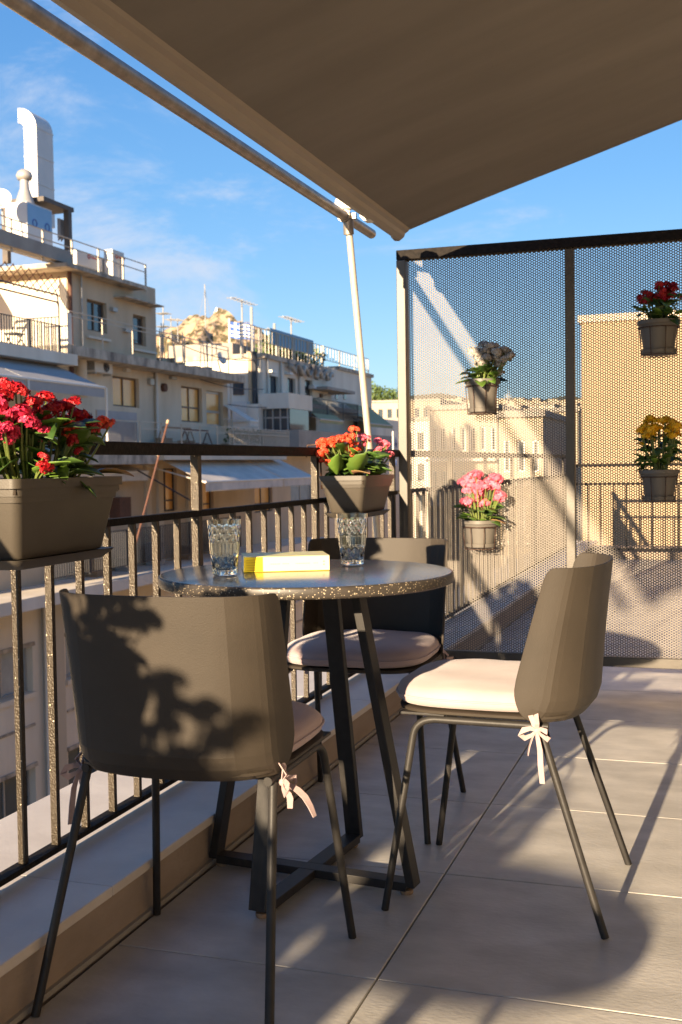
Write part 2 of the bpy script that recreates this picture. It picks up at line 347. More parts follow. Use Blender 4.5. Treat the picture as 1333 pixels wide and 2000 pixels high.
# ================================================================== TERRACE
KX = -1.227          # inner face of the kerb
KZ = 0.135
floor = struct(MB().box(KX-0.02, 3.4, -5.0, 12.6, -0.35, -0.014).build('floor', M['grout']))
JX = [KX+0.002, -0.64, -0.04, 0.56, 1.16, 1.76, 2.36, 2.96]
rowsY = [2.12+0.605*k for k in range(-9, 18)]
tm = {}
for a, b in zip(JX[:-1], JX[1:]):
    for y0 in rowsY[:-1]:
        w = round(b-a-0.004, 4)
        if w not in tm:
            mb = MB(); e = 0.0015; hw = w/2; hl = 0.605/2-0.002
            vs = [(-hw, -hl, -0.014), (hw, -hl, -0.014), (hw, hl, -0.014), (-hw, hl, -0.014), (-hw, -hl, -e), (hw, -hl, -e), (hw, hl, -e), (-hw, hl, -e),
                  (-hw+e, -hl+e, 0), (hw-e, -hl+e, 0), (hw-e, hl-e, 0), (-hw+e, hl-e, 0)]
            mb.add(vs, [(0,1,5,4),(1,2,6,5),(2,3,7,6),(3,0,4,7),(4,5,9,8),(5,6,10,9),(6,7,11,10),(7,4,8,11),(8,9,10,11)])
            tm[w] = mb.mesh('tile', M['tile'])
        o = bpy.data.objects.new('tile', tm[w]); C.objects.link(o); o.parent = floor
        o.location = ((a+b)/2, y0+0.3025, rnd.uniform(-0.0006, 0.0004))
# kerb under the railing
kerb = thing('kerb', 'low rendered kerb with pale stone coping carrying the railing', 'kerb', (-1.47, 3.5, 0))
kb = MB(); kb.box(-1.70, KX-0.012, -5.0, 12.6, -0.30, KZ-0.022); kb.build('wall', M['plinth'], kerb)
kb = MB(); kb.box(KX-0.012, KX-0.003, -5.0, 12.6, -0.0, 0.012); kb.build('skirting_joint', M['grout'], kerb)
ys = [2.10+0.98*k for k in range(-7, 11)]
for y0 in ys:
    MB().box(-1.735, KX+0.006, y0+0.0012, y0+0.9788, KZ-0.022, KZ+rnd.uniform(-.0005, .0005)).build('coping_slab', M['slabtop'], kerb, bevel=0.003)
# a lower outer ledge with a small gutter line
led = MB().box(-1.98, -1.70, -5.0, 12.6, -0.30, -0.03); tag(led.build('outer_ledge', M['slabtop'], bevel=0.006), 'narrow pale ledge running outside the railing kerb', 'ledge')
gut = MB().tube([(-1.80, -5, -0.012), (-1.80, 12.6, -0.012)], 0.018, 8); tag(gut.build('cable_pipe', M['whitepl'], smooth=True), 'thin white pipe lying along the outer ledge', 'pipe')

# ---------------------------------------------------------------- railing
RX = -1.435
def balcony_railing(label, y0, y1, posts, bstart, x=RX, glitter=True):
    t = thing('balcony_railing', label, 'railing', (x, (y0+y1)/2, KZ))
    MB().box(x-0.024, x+0.024, y0, y1, 1.063, 1.096).build('top_rail', M['rail'], t, bevel=0.003)
    MB().box(x-0.0125, x+0.0125, y0, y1, 0.884, 0.903).build('mid_rail', M['rail'], t, bevel=0.002)
    MB().box(x-0.016, x+0.016, y0, y1, 0.155, 0.168).build('bottom_rail', M['rail'], t)
    bm = MB().box(-0.0082, 0.0082, -0.0070, 0.0070, 0.1682, 0.8838).mesh('baluster', M['baluster'])
    pm = MB().box(-0.012, 0.012, -0.012, 0.012, KZ, 1.0628).mesh('post', M['baluster'])
    y = bstart
    while y < y1:
        if y > y0 and all(abs(y-p) > 0.03 for p in posts):
            o = bpy.data.objects.new('baluster', bm); C.objects.link(o); o.parent = t; o.location = (0, y-t.location.y, -KZ)
        y += 0.1295
    for p in posts:
        o = bpy.data.objects.new('post', pm); C.objects.link(o); o.parent = t; o.location = (0.0, p-t.location.y, -KZ)
    return t
PY = 2.996
balcony_railing('black iron balcony railing with glittering bronze balusters beside the table', -5.0, 5.17, [PY-8*0.1295*k for k in range(-1, 8)]+[5.12], PY-0.1295*60)
balcony_railing('railing behind the perforated screen along the far kerb', 5.26, 12.0, [5.33, 6.36, 7.4, 8.44, 9.48, 10.5, 11.5, 11.98], 5.33+.1295)
# far end railing across the terrace (lower)
er = thing('end_railing', 'thin black railing across the far end of the terrace, seen through the screen', 'railing', (0.5, 12.0, 0))
MB().box(-1.40, 3.0, 11.98, 12.02, 0.97, 1.0).build('top_rail', M['rail'], er)
MB().box(-1.40, 3.0, 11.985, 12.015, 0.78, 0.80).build('mid_rail', M['rail'], er)
MB().box(-1.40, 3.0, 11.985, 12.015, 0.10, 0.12).build('bottom_rail', M['rail'], er)
for k in range(34):
    MB().box(-1.38+k*0.13, -1.366+k*0.13, 11.993, 12.007, 0.12, 0.78).build('baluster', M['rail'], er)
for k in range(4):
    MB().box(-1.40+k*1.2, -1.375+k*1.2, 11.985, 12.012, 0.0, 0.97).build('post', M['rail'], er)

# ---------------------------------------------------------------- perforated screen
SY = 5.2
scr = thing('privacy_screen', 'tall dark steel privacy screen of perforated sheets hung with flower pots', 'screen', (-0.4, SY, 0.1))
x0s = -1.418; zt = 2.035; zb = 0.10; XR = 0.62
MB().box(x0s, x0s+0.045, SY-0.03, SY+0.03, 0.0, zt-0.047).build('post', M['frame'], scr, bevel=0.003)
for xm in (-0.635, 0.16):
    MB().box(xm, xm+0.042, SY-0.022, SY+0.022, zb+0.047, zt-0.047).build('post', M['frame'], scr, bevel=0.003)
MB().box(XR, XR+0.045, SY-0.03, SY+0.03, 0.0, zt-0.047).build('post', M['frame'], scr, bevel=0.003)
MB().box(x0s, XR+0.045, SY-0.03, SY+0.03, zt-0.045, zt).build('top_bar', M['rail'], scr, bevel=0.003)
MB().box(x0s+0.047, XR-0.002, SY-0.022, SY+0.022, zb, zb+0.045).build('bottom_bar', M['frame'], scr, bevel=0.003)
def perf(xa, xb, za, zc, y):
    p = 0.0118; cw = p*math.sqrt(3)/2; rh = 0.0040; th = 0.0012
    # columns of vertically stacked hexagons (flat tops): centres every p in z, columns every cw*... in x
    nx = int((xb-xa)/cw); nz = int((zc-za)/p)
    cw = (xb-xa)/nx; p = (zc-za)/nz
    cxs, czs = [], []
    for i in range(nx):
        for k in range(nz if i % 2 == 0 else nz-1):
            cxs.append(xa+(i+0.5)*cw); czs.append(za+(k+0.5+(0.5 if i % 2 else 0))*p)
    cxs = np.array(cxs); czs = np.array(czs); n = len(cxs)
    Rr = p/math.sqrt(3); ang = np.arange(6)*np.pi/3
    outer = np.stack([np.cos(ang)*Rr*(cw/(p*math.sqrt(3)/2)), np.sin(ang)*Rr], 1)
    a2 = np.arange(12)*np.pi/6
    inner = np.stack([np.cos(a2)*rh, np.sin(a2)*rh], 1)
    loc = np.concatenate([outer, inner, inner], 0)          # 30 verts, last ring pushed back for the sheet's thickness
    V = np.zeros((n, 30, 3)); V[:, :, 0] = cxs[:, None]+loc[None, :, 0]; V[:, :, 2] = czs[:, None]+loc[None, :, 1]
    V[:, :18, 1] = y; V[:, 18:, 1] = y+th
    faces = []
    for i in range(6):
        j = (i+1) % 6
        faces.append([i, j, 6+(2*i+2) % 12, 6+(2*i+1) % 12]); faces.append([i, 6+2*i+1, 6+2*i])
    for i in range(12):
        j = (i+1) % 12; faces.append([6+i, 6+j, 18+j, 18+i])
    loops = np.concatenate([np.array(f) for f in faces]); lens = np.array([len(f) for f in faces])
    me = bpy.data.meshes.new('perforated_sheet')
    me.vertices.add(n*30); me.vertices.foreach_set('co', V.reshape(-1))
    L_ = (loops[None, :]+(np.arange(n)*30)[:, None]).reshape(-1)
    me.loops.add(len(L_)); me.loops.foreach_set('vertex_index', L_.astype(np.int32))
    tot = np.tile(lens, n); st = np.concatenate([[0], np.cumsum(tot)[:-1]])
    me.polygons.add(len(tot)); me.polygons.foreach_set('loop_start', st.astype(np.int32)); me.polygons.foreach_set('loop_total', tot.astype(np.int32))
    me.materials.append(M['screen']); me.update(calc_edges=True); me.validate()
    return me
for xa, xb in ((x0s+0.045, -0.635), (-0.593, 0.16), (0.202, XR)):
    o = bpy.data.objects.new('perforated_sheet', perf(xa-scr.location.x, xb-scr.location.x, zb+0.04-scr.location.z, zt-0.04-scr.location.z, 0.0)); C.objects.link(o); o.parent = scr

# ---------------------------------------------------------------- awning over the terrace
aw = thing('terrace_awning', 'large taupe fabric awning stretched over the terrace', 'awning', (0, 2, 2.1))
nx_, ny_ = 40, 90; mb = MB(); vs = []; fs = []
yA, yB = -2.2, 4.845
for i in range(nx_+1):
    for j in range(ny_+1):
        u, v = i/nx_, j/ny_; x = -1.268+u*4.4; y = yA+(yB-yA)*v
        sag = -0.030*math.sin(math.pi*min(1, u*1.1))*(0.6+0.4*math.sin(v*2.2))+0.004*math.sin(x*2.1+y*0.6)+0.0025*math.sin(y*5.3+1.1*math.sin(x*1.7))*max(0, 1-u*2.5)+0.003*math.sin(y*2.3+x*1.3)
        if v > 0.97: sag += 0.002
        vs.append((x, y, 2.056+0.325*(x+1.268)+sag*min(1, u*6)))
n0 = len(vs); vs += [(x, y, z+0.0025) for x, y, z in vs]
for i in range(nx_):
    for j in range(ny_):
        a = i*(ny_+1)+j; b = a+1; c = a+ny_+2; d = a+ny_+1
        fs.append((a, b, c, d)); fs.append((n0+a, n0+d, n0+c, n0+b))
for i in range(nx_):
    for j in (0, ny_):
        a = i*(ny_+1)+j; d = a+ny_+1; fs.append((a, d, n0+d, n0+a))
mb.add(vs, fs); mb.build('fabric', M['fabric'], aw, smooth=True)
prof = [(-1.338, 2.060), (-1.336, 2.030), (-1.322, 2.014), (-1.302, 2.012), (-1.286, 2.024), (-1.280, 2.040), (-1.266, 2.048), (-1.258, 2.062), (-1.27, 2.085), (-1.31, 2.094), (-1.332, 2.084)]
MB().prism_y(prof, yA, 4.83).build('front_profile', M['awnbar'], aw, bevel=0.0015)
prof2 = [(-1.31+(x+1.30)*1.12, 2.05+(z-2.05)*1.12) for x, z in prof]
MB().prism_y(prof2, 4.38, 4.43).build('profile_clip', M['whitepl'], aw, bevel=0.001)
MB().prism_y([(-1.31+(x+1.30)*1.05, 2.05+(z-2.05)*1.05) for x, z in prof], 4.831, 4.845).build('end_cap', M['awnbar'], aw, bevel=0.002)
# tube frame carrying it
fr = thing('tube_frame', 'galvanised crossbar and leaning pole standing beside the awning edge', 'pole', (-1.46, 4.9, 0.14))
XB, ZB = -1.462, 2.068
MB().tube([(XB, -2.4, ZB-0.012), (XB, 4.92, ZB)], 0.0215, 16).build('crossbar', M['galv'], fr, smooth=False)
smooth_angle(fr.children[0])
base = Vector((-1.40, 4.90, 0.135)); top = Vector((-1.452, 4.545, 2.045))
o = MB().tube([base, top], 0.0145, 16).build('pole', M['galvpale'], fr); smooth_angle(o)
o = MB().lathe([(0.045, 0), (0.045, 0.006), (0.02, 0.008), (0.02, 0.04), (0.017, 0.04)], base, 20).build('foot_plate', M['galv'], fr); smooth_angle(o)
cb = MB(); cb.tube([(XB, 4.51, ZB), (XB, 4.58, ZB)], 0.027, 16); cb.tube([top-Vector((0, -.006, .05)), top+Vector((0, -.003, .01))], 0.022, 14)
cb.box(XB+0.018, XB+0.045, 4.535, 4.555, ZB-0.012, ZB+0.012)
o = cb.build('clamp', M['galv'], fr); smooth_angle(o)
bk = MB(); ks = [(-0.028*math.cos(a)-0.0, 0.030*math.sin(a)+0.052) for a in [R(-60+20*i) for i in range(10)]]
ks = [(XB-0.006+x, ZB+z) for x, z in ks]+[(XB+0.05, ZB+0.045), (XB+0.125, ZB+0.004), (XB+0.03, ZB+0.024)]
bk.prism_y(ks, 4.50, 4.53); bk.build('bracket', M['whitepl'], fr, bevel=0.003)
o = MB().tube([(XB+0.01, 4.515, ZB+0.02), (XB+0.01, 4.55, ZB+0.045)], 0.017, 12).build('bracket_socket', M['whitepl'], fr); smooth_angle(o)

# ================================================================== TABLE
TC = Vector((-0.952, 2.60, 0)); TZ = 0.768
def make_table(loc, label):
    t = thing('bistro_table', label, 'table', (0, 0, 0), 'round bistro tables')
    o = MB().lathe([(0.0, TZ-0.0285), (0.350, TZ-0.0285), (0.3585, TZ-0.026), (0.361, TZ-0.022), (0.361, TZ-0.005), (0.3595, TZ-0.0015), (0.3565, TZ-0.0005)], n=128, caps=False).build('table_edge', M['terrazzo'], t); smooth_angle(o, 50)
    o = MB().lathe([(0.3565, TZ-0.0005), (0.354, TZ), (0.0, TZ)], n=128, caps=False).build('table_top', M['tabletop'], t); smooth_angle(o, 50)
    for k in range(4):
        a = R(-6+90*k); u = Vector((math.cos(a), math.sin(a), 0)); v = Vector((-u.y, u.x, 0))
        f = u*0.272+Vector((0, 0, 0.022)); tp = u*0.135+Vector((0, 0, TZ-0.0345))
        d = (tp-f).normalized(); n_ = u.cross(Vector((0, 0, 1)))
        leg = MB(); w, h = 0.044, 0.022
        hb = u*h/2
        vs = [f-v*w/2-hb-Vector((0,0,.0)), f+v*w/2-hb, f+v*w/2+hb, f-v*w/2+hb, tp-v*w/2-hb, tp+v*w/2-hb, tp+v*w/2+hb, tp-v*w/2+hb]
        leg.add(vs, [(0,1,2,3),(7,6,5,4),(0,4,5,1),(1,5,6,2),(2,6,7,3),(3,7,4,0)])
        leg.build('leg', M['metal'], t, bevel=0.002)
        o = MB().lathe([(0.014, 0.0), (0.016, 0.003), (0.016, 0.0115)], u*0.255, 16).build('foot_pad', M['wood'], t)
    fb = MB()
    a = R(-6); u = Vector((math.cos(a), math.sin(a), 0)); v = Vector((-u.y, u.x, 0)); zc = Vector((0, 0, 0.022))
    fb.bar(-u*0.2605+zc, u*0.2605+zc, 0.044, 0.021); fb.bar(v*0.0222+zc, v*0.2605+zc, 0.044, 0.0205); fb.bar(-v*0.0222+zc, -v*0.2605+zc, 0.044, 0.0205)
    fb.build('base_cross', M['metal'], t, bevel=0.0015)
    fb = MB(); z2 = Vector((0, 0, TZ-0.0315))
    fb.bar(-u*0.2+z2, u*0.2+z2, 0.04, 0.006); fb.bar(v*0.0202+z2, v*0.2+z2, 0.04, 0.006); fb.bar(-v*0.0202+z2, -v*0.2+z2, 0.04, 0.006)
    fb.build('top_plate', M['metal'], t)
    t.location = loc
    return t
table = make_table(TC, 'round dark speckled table with cross base between the three chairs')

# ================================================================== CHAIRS
def make_chair():
    t = thing('dining_chair', '', 'chair', (0, 0, 0), 'moulded chairs around the table')
    # faceted wrap-round back: knots across (arc position, x, y)
    kn = [(-0.212, -0.032), (-0.194, -0.115), (-0.145, -0.170), (-0.076, -0.192), (0.0, -0.198), (0.076, -0.192), (0.145, -0.170), (0.194, -0.115), (0.212, -0.032)]
    arc = [0]
    for i in range(1, 9): arc.append(arc[-1]+math.dist(kn[i-1], kn[i]))
    tot = arc[-1]; half = tot/2
    us = sorted(set([round(a, 5) for a in arc]+[round(v, 5) for v in [0.003, 0.007, 0.013, 0.021, 0.031, 0.043, 0.056]]+[round(tot-v, 5) for v in [0.003, 0.007, 0.013, 0.021, 0.031, 0.043, 0.056]]+[round(arc[i]+(arc[i+1]-arc[i])*q/5, 5) for i in range(8) for q in (1, 2, 3, 4)]))
    def at(a):
        for i in range(8):
            if a <= arc[i+1]+1e-6:
                f = (a-arc[i])/(arc[i+1]-arc[i]); p0, p1, p2, p3 = kn[max(0, i-1)], kn[i], kn[i+1], kn[min(8, i+2)]; out = []
                for k in (0, 1):
                    ln = p1[k]+(p2[k]-p1[k])*f
                    cu = 0.5*(2*p1[k]+(p2[k]-p0[k])*f+(2*p0[k]-5*p1[k]+4*p2[k]-p3[k])*f*f+(-p0[k]+3*p1[k]-3*p2[k]+p3[k])*f**3)
                    out.append(ln*0.28+cu*0.72)
                return out[0], out[1]
        return kn[-1]
    ZB0, ZT0 = 0.450, 0.798; rows = 14
    def edge(a, rc):
        e = min(a, tot-a); e = max(0, e)
        return 0.0 if e >= rc else rc-math.sqrt(max(0, rc*rc-(rc-e)**2))
    th = 0.006; vs = []; nu = len(us)
    def pos(a, z, off):
        x, y = at(a); zz = (z-0.45)
        lean = -0.018*zz/0.35-0.012*(zz/0.35)**2
        y = -0.220+(y+0.198)*(1.06-0.40*max(0, zz)/0.35)
        k = 1.045+0.005*zz/0.36                      # widens upwards
        if zz < 0.05: y += 0.05*((0.05-zz)/0.055)**2*0.6   # bottom tucks forward under the seat
        x2, y2 = at(min(tot, a+0.004)); x1, y1 = at(max(0, a-0.004)); tx, ty = x2-x1, y2-y1; l = math.hypot(tx, ty)
        nx, ny = -ty/l, tx/l                       # towards the sitter
        return (x*k+nx*off, y+lean+ny*off, z)
    for off in (0, th):
        for a in us:
            zb_ = ZB0+edge(a, 0.10); zt_ = ZT0-edge(a, 0.028)
            for r in range(rows+1):
                vs.append(pos(a, zb_+(zt_-zb_)*r/rows, off))
    n0 = nu*(rows+1); fs = []
    for i in range(nu-1):
        for r in range(rows):
            a = i*(rows+1)+r; fs.append((a, a+rows+1, a+rows+2, a+1)); fs.append((n0+a, n0+a+1, n0+a+rows+2, n0+a+rows+1))
    for i in range(nu-1):
        for r in (0, rows):
            a = i*(rows+1)+r; fs.append((a, a+rows+1, n0+a+rows+1, n0+a) if r else (a, n0+a, n0+a+rows+1, a+rows+1))
    for i in (0, nu-1):
        for r in range(rows):
            a = i*(rows+1)+r; fs.append((a, a+1, n0+a+1, n0+a) if i == 0 else (a, n0+a, n0+a+1, a+1))
    o = MB().add(vs, fs).build('backrest', M['chair'], t); smooth_angle(o, 4.6)
    b = o.modifiers.new('bevel', 'BEVEL'); b.width = 0.0022; b.segments = 2; b.limit_method = 'ANGLE'; b.angle_limit = R(60)
    # seat pan
    def sq(n, ax, ay, p=4.2):
        out = []
        for j in range(n):
            c, s_ = math.cos(2*math.pi*j/n), math.sin(2*math.pi*j/n)
            out.append((ax*math.copysign(abs(c)**(2/p), c), ay*math.copysign(abs(s_)**(2/p), s_)))
        return out
    n = 48; sp = MB(); lv = [(0.80, 0.452), (0.94, 0.4535), (0.995, 0.459), (1.0, 0.465), (0.985, 0.4665), (0.6, 0.463)]
    vs = []; fs = []
    for s_, z in lv: vs += [(x*s_, y*s_+0.022, z) for x, y in sq(n, 0.212, 0.212)]
    for i in range(len(lv)-1):
        for j in range(n): fs.append((i*n+j, i*n+(j+1) % n, (i+1)*n+(j+1) % n, (i+1)*n+j))
    fs.append(tuple(range(n-1, -1, -1))); fs.append(tuple((len(lv)-1)*n+j for j in range(n)))
    o = sp.add(vs, fs).build('seat', M['chair'], t); smooth_angle(o, 50)
    # cushion
    cu = MB(); n = 64; vs = []; fs = []; NR = 9
    ring = sq(n, 0.214, 0.212, 3.4); r2 = random.Random(3)
    prof = []
    for k in range(NR+1):                      # underside then top
        pass
    pr = [(0.0, 0.470), (0.86, 0.4695), (0.95, 0.472), (0.985, 0.479), (1.0, 0.490), (0.996, 0.4925), (0.988, 0.500), (0.965, 0.5085), (0.92, 0.5155), (0.84, 0.521), (0.70, 0.5245), (0.5, 0.5255), (0.25, 0.525), (0.0, 0.524)]
    for s_, z in pr:
        for j, (x, y) in enumerate(ring):
            wz = (0.0022*math.sin(x*s_*31+y*s_*12)*math.sin(y*s_*23+1.3)+0.0014*math.sin(j*0.8)*max(0, s_-.7)*3)*(1 if z > 0.5 else 0)*min(1, s_*3)
            vs.append((x*s_, y*s_+0.036, z+wz))
    for i in range(len(pr)-1):
        for j in range(n): fs.append((i*n+j, i*n+(j+1) % n, (i+1)*n+(j+1) % n, (i+1)*n+j))
    cush = cu.add(vs, fs).build('cushion', M['cushion'], t, smooth=True)
    pp = MB().tube([(x*1.002, y*1.002+0.036, 0.4915) for x, y in ring], 0.0024, 6, closed=True).build('piping', M['cushion'], cush, smooth=True)
    # steel frame
    for sx in (-1, 1):
        pts = [Vector((sx*0.236, 0.238, 0.0)), Vector((sx*0.199, 0.176, 0.405))]
        c0, c1, c2 = pts[1], Vector((sx*0.1955, 0.170, 0.4405)), Vector((sx*0.193, 0.125, 0.4425))
        for k in range(1, 7):
            f = k/6; pts.append(c0*(1-f)**2+c1*2*f*(1-f)+c2*f*f)
        pts.append(Vector((sx*0.192, -0.135, 0.4425)))
        o = MB().tube(pts, 0.0088, 12).build('leg', M['metal'], t, smooth=False); smooth_angle(o, 50)
        o = MB().tube([Vector((sx*0.236, -0.262, 0.0)), Vector((sx*0.196, -0.118, 0.437))], 0.0088, 12).build('leg', M['metal'], t); smooth_angle(o, 50)
        MB().box(sx*0.192-0.012, sx*0.192+0.012, 0.10, 0.208, 0.4515, 0.4585).build('seat_bracket', M['metal'], t, bevel=0.002)
    o = MB().tube([(-0.192, -0.10, 0.4425), (0.192, -0.10, 0.4425)], 0.007, 10)
    o.tube([(-0.192, 0.06, 0.4425), (0.192, 0.06, 0.4425)], 0.007, 10); o = o.build('cross_rail', M['metal'], t); smooth_angle(o, 50)
    # ribbon ties at the rear corners
    for sx in (-1, 1):
        rb = MB(); K = Vector((sx*0.212, -0.112, 0.437)); S0 = Vector((sx*0.190, -0.085, 0.492))
        O = lambda a, b, c: K+Vector((sx*a, b, c))
        rb.ribbon([S0, S0*0.4+K*0.6+Vector((sx*.01, 0, .006)), K], 0.011, (0, 1, 0.3), 0.001)
        rb.ribbon([S0+Vector((0, -.02, 0)), S0*0.3+K*0.7+Vector((sx*.018, -.012, .0)), K], 0.010, (0, 1, -0.3), 0.001)
        rb.ribbon([K, O(0.010, -0.012, 0.006), O(0.020, -0.026, 0.004), O(0.024, -0.032, -0.006), O(0.016, -0.026, -0.014), O(0.006, -0.012, -0.008), K], [0.005, 0.010, 0.014, 0.014, 0.013, 0.008, 0.005], (0.2, 0.4, 1), 0.0008)
        rb.ribbon([K, O(0.008, 0.012, 0.006), O(0.014, 0.026, 0.003), O(0.018, 0.032, -0.008), O(0.012, 0.024, -0.016), O(0.004, 0.010, -0.010), K], [0.005, 0.010, 0.013, 0.013, 0.012, 0.008, 0.005], (0.2, -0.3, 1), 0.0008)
        tail = [O(0.0, 0, 0), O(0.016, -0.004, -0.003), O(0.034, -0.010, -0.009), O(0.050, -0.014, -0.020), O(0.062, -0.018, -0.036), O(0.070, -0.018, -0.054)] if sx > 0 else [O(0, 0, 0), O(0.008, -0.004, -0.014), O(0.014, -0.010, -0.040), O(0.018, -0.012, -0.074), O(0.020, -0.016, -0.112)]
        rb.ribbon(tail, [0.006, 0.010, 0.013, 0.014, 0.013, 0.010][:len(tail)], (0.1, 0.9, 0.5) if sx > 0 else (0.4, 1, 0), 0.0008)
        rb.ribbon([K, O(0.006, 0.008, -0.014), O(0.010, 0.014, -0.034), O(0.008, 0.018, -0.054)], [0.006, 0.010, 0.012, 0.010], (1, 0.3, 0.2), 0.0008)
        rb.lathe([(0.0, -0.007), (0.005, -0.005), (0.0065, 0), (0.005, 0.005), (0.0, 0.007)], K, 10, caps=False)
        smooth_angle(rb.build('ribbon_tie', M['ribbon'], t), 60)
    return t
chair = make_chair()
chair.location = (-0.980, 2.055, 0); chair.rotation_euler = (0, 0, R(0.6)); chair['label'] = 'chair in the left foreground with its wide back to the camera'
dup(chair, (-0.975, 3.165, 0), R(180+1), 'chair on the far side of the table facing the camera, partly hidden by the tabletop')
c3 = dup(chair, (-0.475, 2.69, 0), R(90-2), 'chair at the right side of the table seen in profile with a pink bow')

# ================================================================== TABLE THINGS
def tumbler(px, py, label, rot):
    p = onz(px, py, TZ)
    t = thing('glass_tumbler', label, 'glass', (p.x, p.y, TZ+0.0006), 'cut glass tumblers on the table')
    H = 0.134; n = 96; k = 64; vs = []; fs = []
    for i in range(k+1):
        f = i/k; z = f*H; r = 0.0285+0.0125*min(1, f*1.0)**0.75
        if f < 0.04: r -= 0.004*(1-f/0.04)**2
        for j in range(n):
            a = 2*math.pi*j/n+rot; d = 0
            if 0.07 < f < 0.36 or 0.60 < f < 0.90:
                s1_ = abs(math.sin(a*6+z*120)); s2_ = abs(math.sin(a*6-z*120)); d = -0.0026*(1-min(s1_, s2_)**0.8)
            elif 0.36 <= f <= 0.60: d = -0.0011*(1-abs(math.sin(a*12)))
            vs.append(((r+d)*math.cos(a), (r+d)*math.sin(a), z))
    prof_in = [(0.0385, H), (0.037, H*0.8), (0.034, H*0.4), (0.029, 0.020), (0.020, 0.0135), (0.0, 0.0125)]
    m_ = 48; base_ = len(vs)
    for i in range(k):
        for j in range(n):
            j2 = (j+1) % n; fs.append((i*n+j, i*n+j2, (i+1)*n+j2, (i+1)*n+j))
    for r, z in prof_in:
        for j in range(n): vs.append((r*math.cos(2*math.pi*j/n+rot), r*math.sin(2*math.pi*j/n+rot), z))
    rows = [k]+[k+1+i for i in range(len(prof_in))]
    for i in range(len(rows)-1):
        a, b = rows[i], rows[i+1]
        for j in range(n):
            j2 = (j+1) % n; fs.append((a*n+j, a*n+j2, b*n+j2, b*n+j))
    fs.append(tuple(range(n-1, -1, -1)))
    mb = MB(); mb.v = [(x+t.location.x, y+t.location.y, z+t.location.z) for x, y, z in vs]; mb.f = fs
    o = mb.build('glass_body', M['glass'], t); smooth_angle(o, 55)
    return t
tumbler(440, 1124, 'cut glass tumbler at the left of the table, nearest the railing side of the book', 0.1)
tumbler(689, 1104, 'cut glass tumbler on the right, standing behind the end of the yellow book', 0.5)
# the book: spine towards the camera
b0 = onz(477, 1118, TZ+0.001); b1 = onz(644, 1113.5, TZ+0.001)
bd = (b1-b0); blen = bd.length; bd.normalize(); bn = Vector((-bd.y, bd.x, 0))
bk_ = thing('book', 'thick paperback with yellow and cream spine lying between the two tumblers', 'book', (b0+b1)/2)
def bbox(u0, u1, v0, v1, z0, z1, name, m, bev=0.0005, par=None):
    mb = MB(); ps = [b0+bd*u+bn*v for u, v in ((u0, v0), (u1, v0), (u1, v1), (u0, v1))]
    mb.add([(p.x, p.y, z0) for p in ps]+[(p.x, p.y, z1) for p in ps], [(0,3,2,1),(4,5,6,7),(0,1,5,4),(1,2,6,5),(2,3,7,6),(3,0,4,7)])
    return mb.build(name, m, par or bk_, bevel=bev)
BH = 0.0375; z0 = TZ+0.001; W_ = 0.135
bbox(0.0005, blen-0.0005, 0.0015, W_, z0+0.0012, z0+BH-0.0012, 'pages', M['paper'], 0)
bbox(0, blen, 0, W_+0.002, z0, z0+0.001, 'cover', M['book2'], 0, None)
bbox(0, blen, 0, W_+0.002, z0+BH-0.001, z0+BH, 'cover', M['book3'])
bbox(0, blen*0.222, 0, 0.0013, z0+0.0011, z0+BH-0.0011, 'spine', M['book2'], 0)
sp_ = bbox(blen*0.2222, blen, 0, 0.0013, z0+0.0011, z0+BH-0.0011, 'spine', M['book1'], 0)
u = 0.31*blen
rr_ = random.Random(5)
mbp = MB()
for i in range(26):
    w = rr_.uniform(0.0022, 0.0042)
    p0 = b0+bd*u-bn*0.0003
    if rr_.random() > 0.18:
        mbp.bar(p0+Vector((0, 0, z0+BH*0.5-p0.z)), p0+bd*w+Vector((0, 0, z0+BH*0.5-p0.z)), 0.0004, 0.0022)
    u += w+0.0014
mbp.build('spine_print', M['ink'], sp_)
mbp = MB()
for k in (-1, 1):
    p0 = b0+bd*(0.935*blen)-bn*0.0003; p0.z = z0+BH*(0.5+0.10*k)
    mbp.bar(p0-bd*0.0022, p0+bd*0.0022, 0.0004, 0.0035)
mbp.build('publisher_mark', M['inkred'], sp_)
mbp = MB()
for k in range(5):
    p0 = b0+bd*(blen*0.03)-bn*0.0002; p1 = b0+bd*(blen*0.21)-bn*0.0002
    p0.z = z0+0.005+k*0.006; p1.z = p0.z-0.002+0.001*k
    mbp.bar(p0, p1, 0.0003, 0.0012)
mbp.build('cover_art_line', mat('ochre_print', (0.62, 0.40, 0.01), 0.5), bk_)

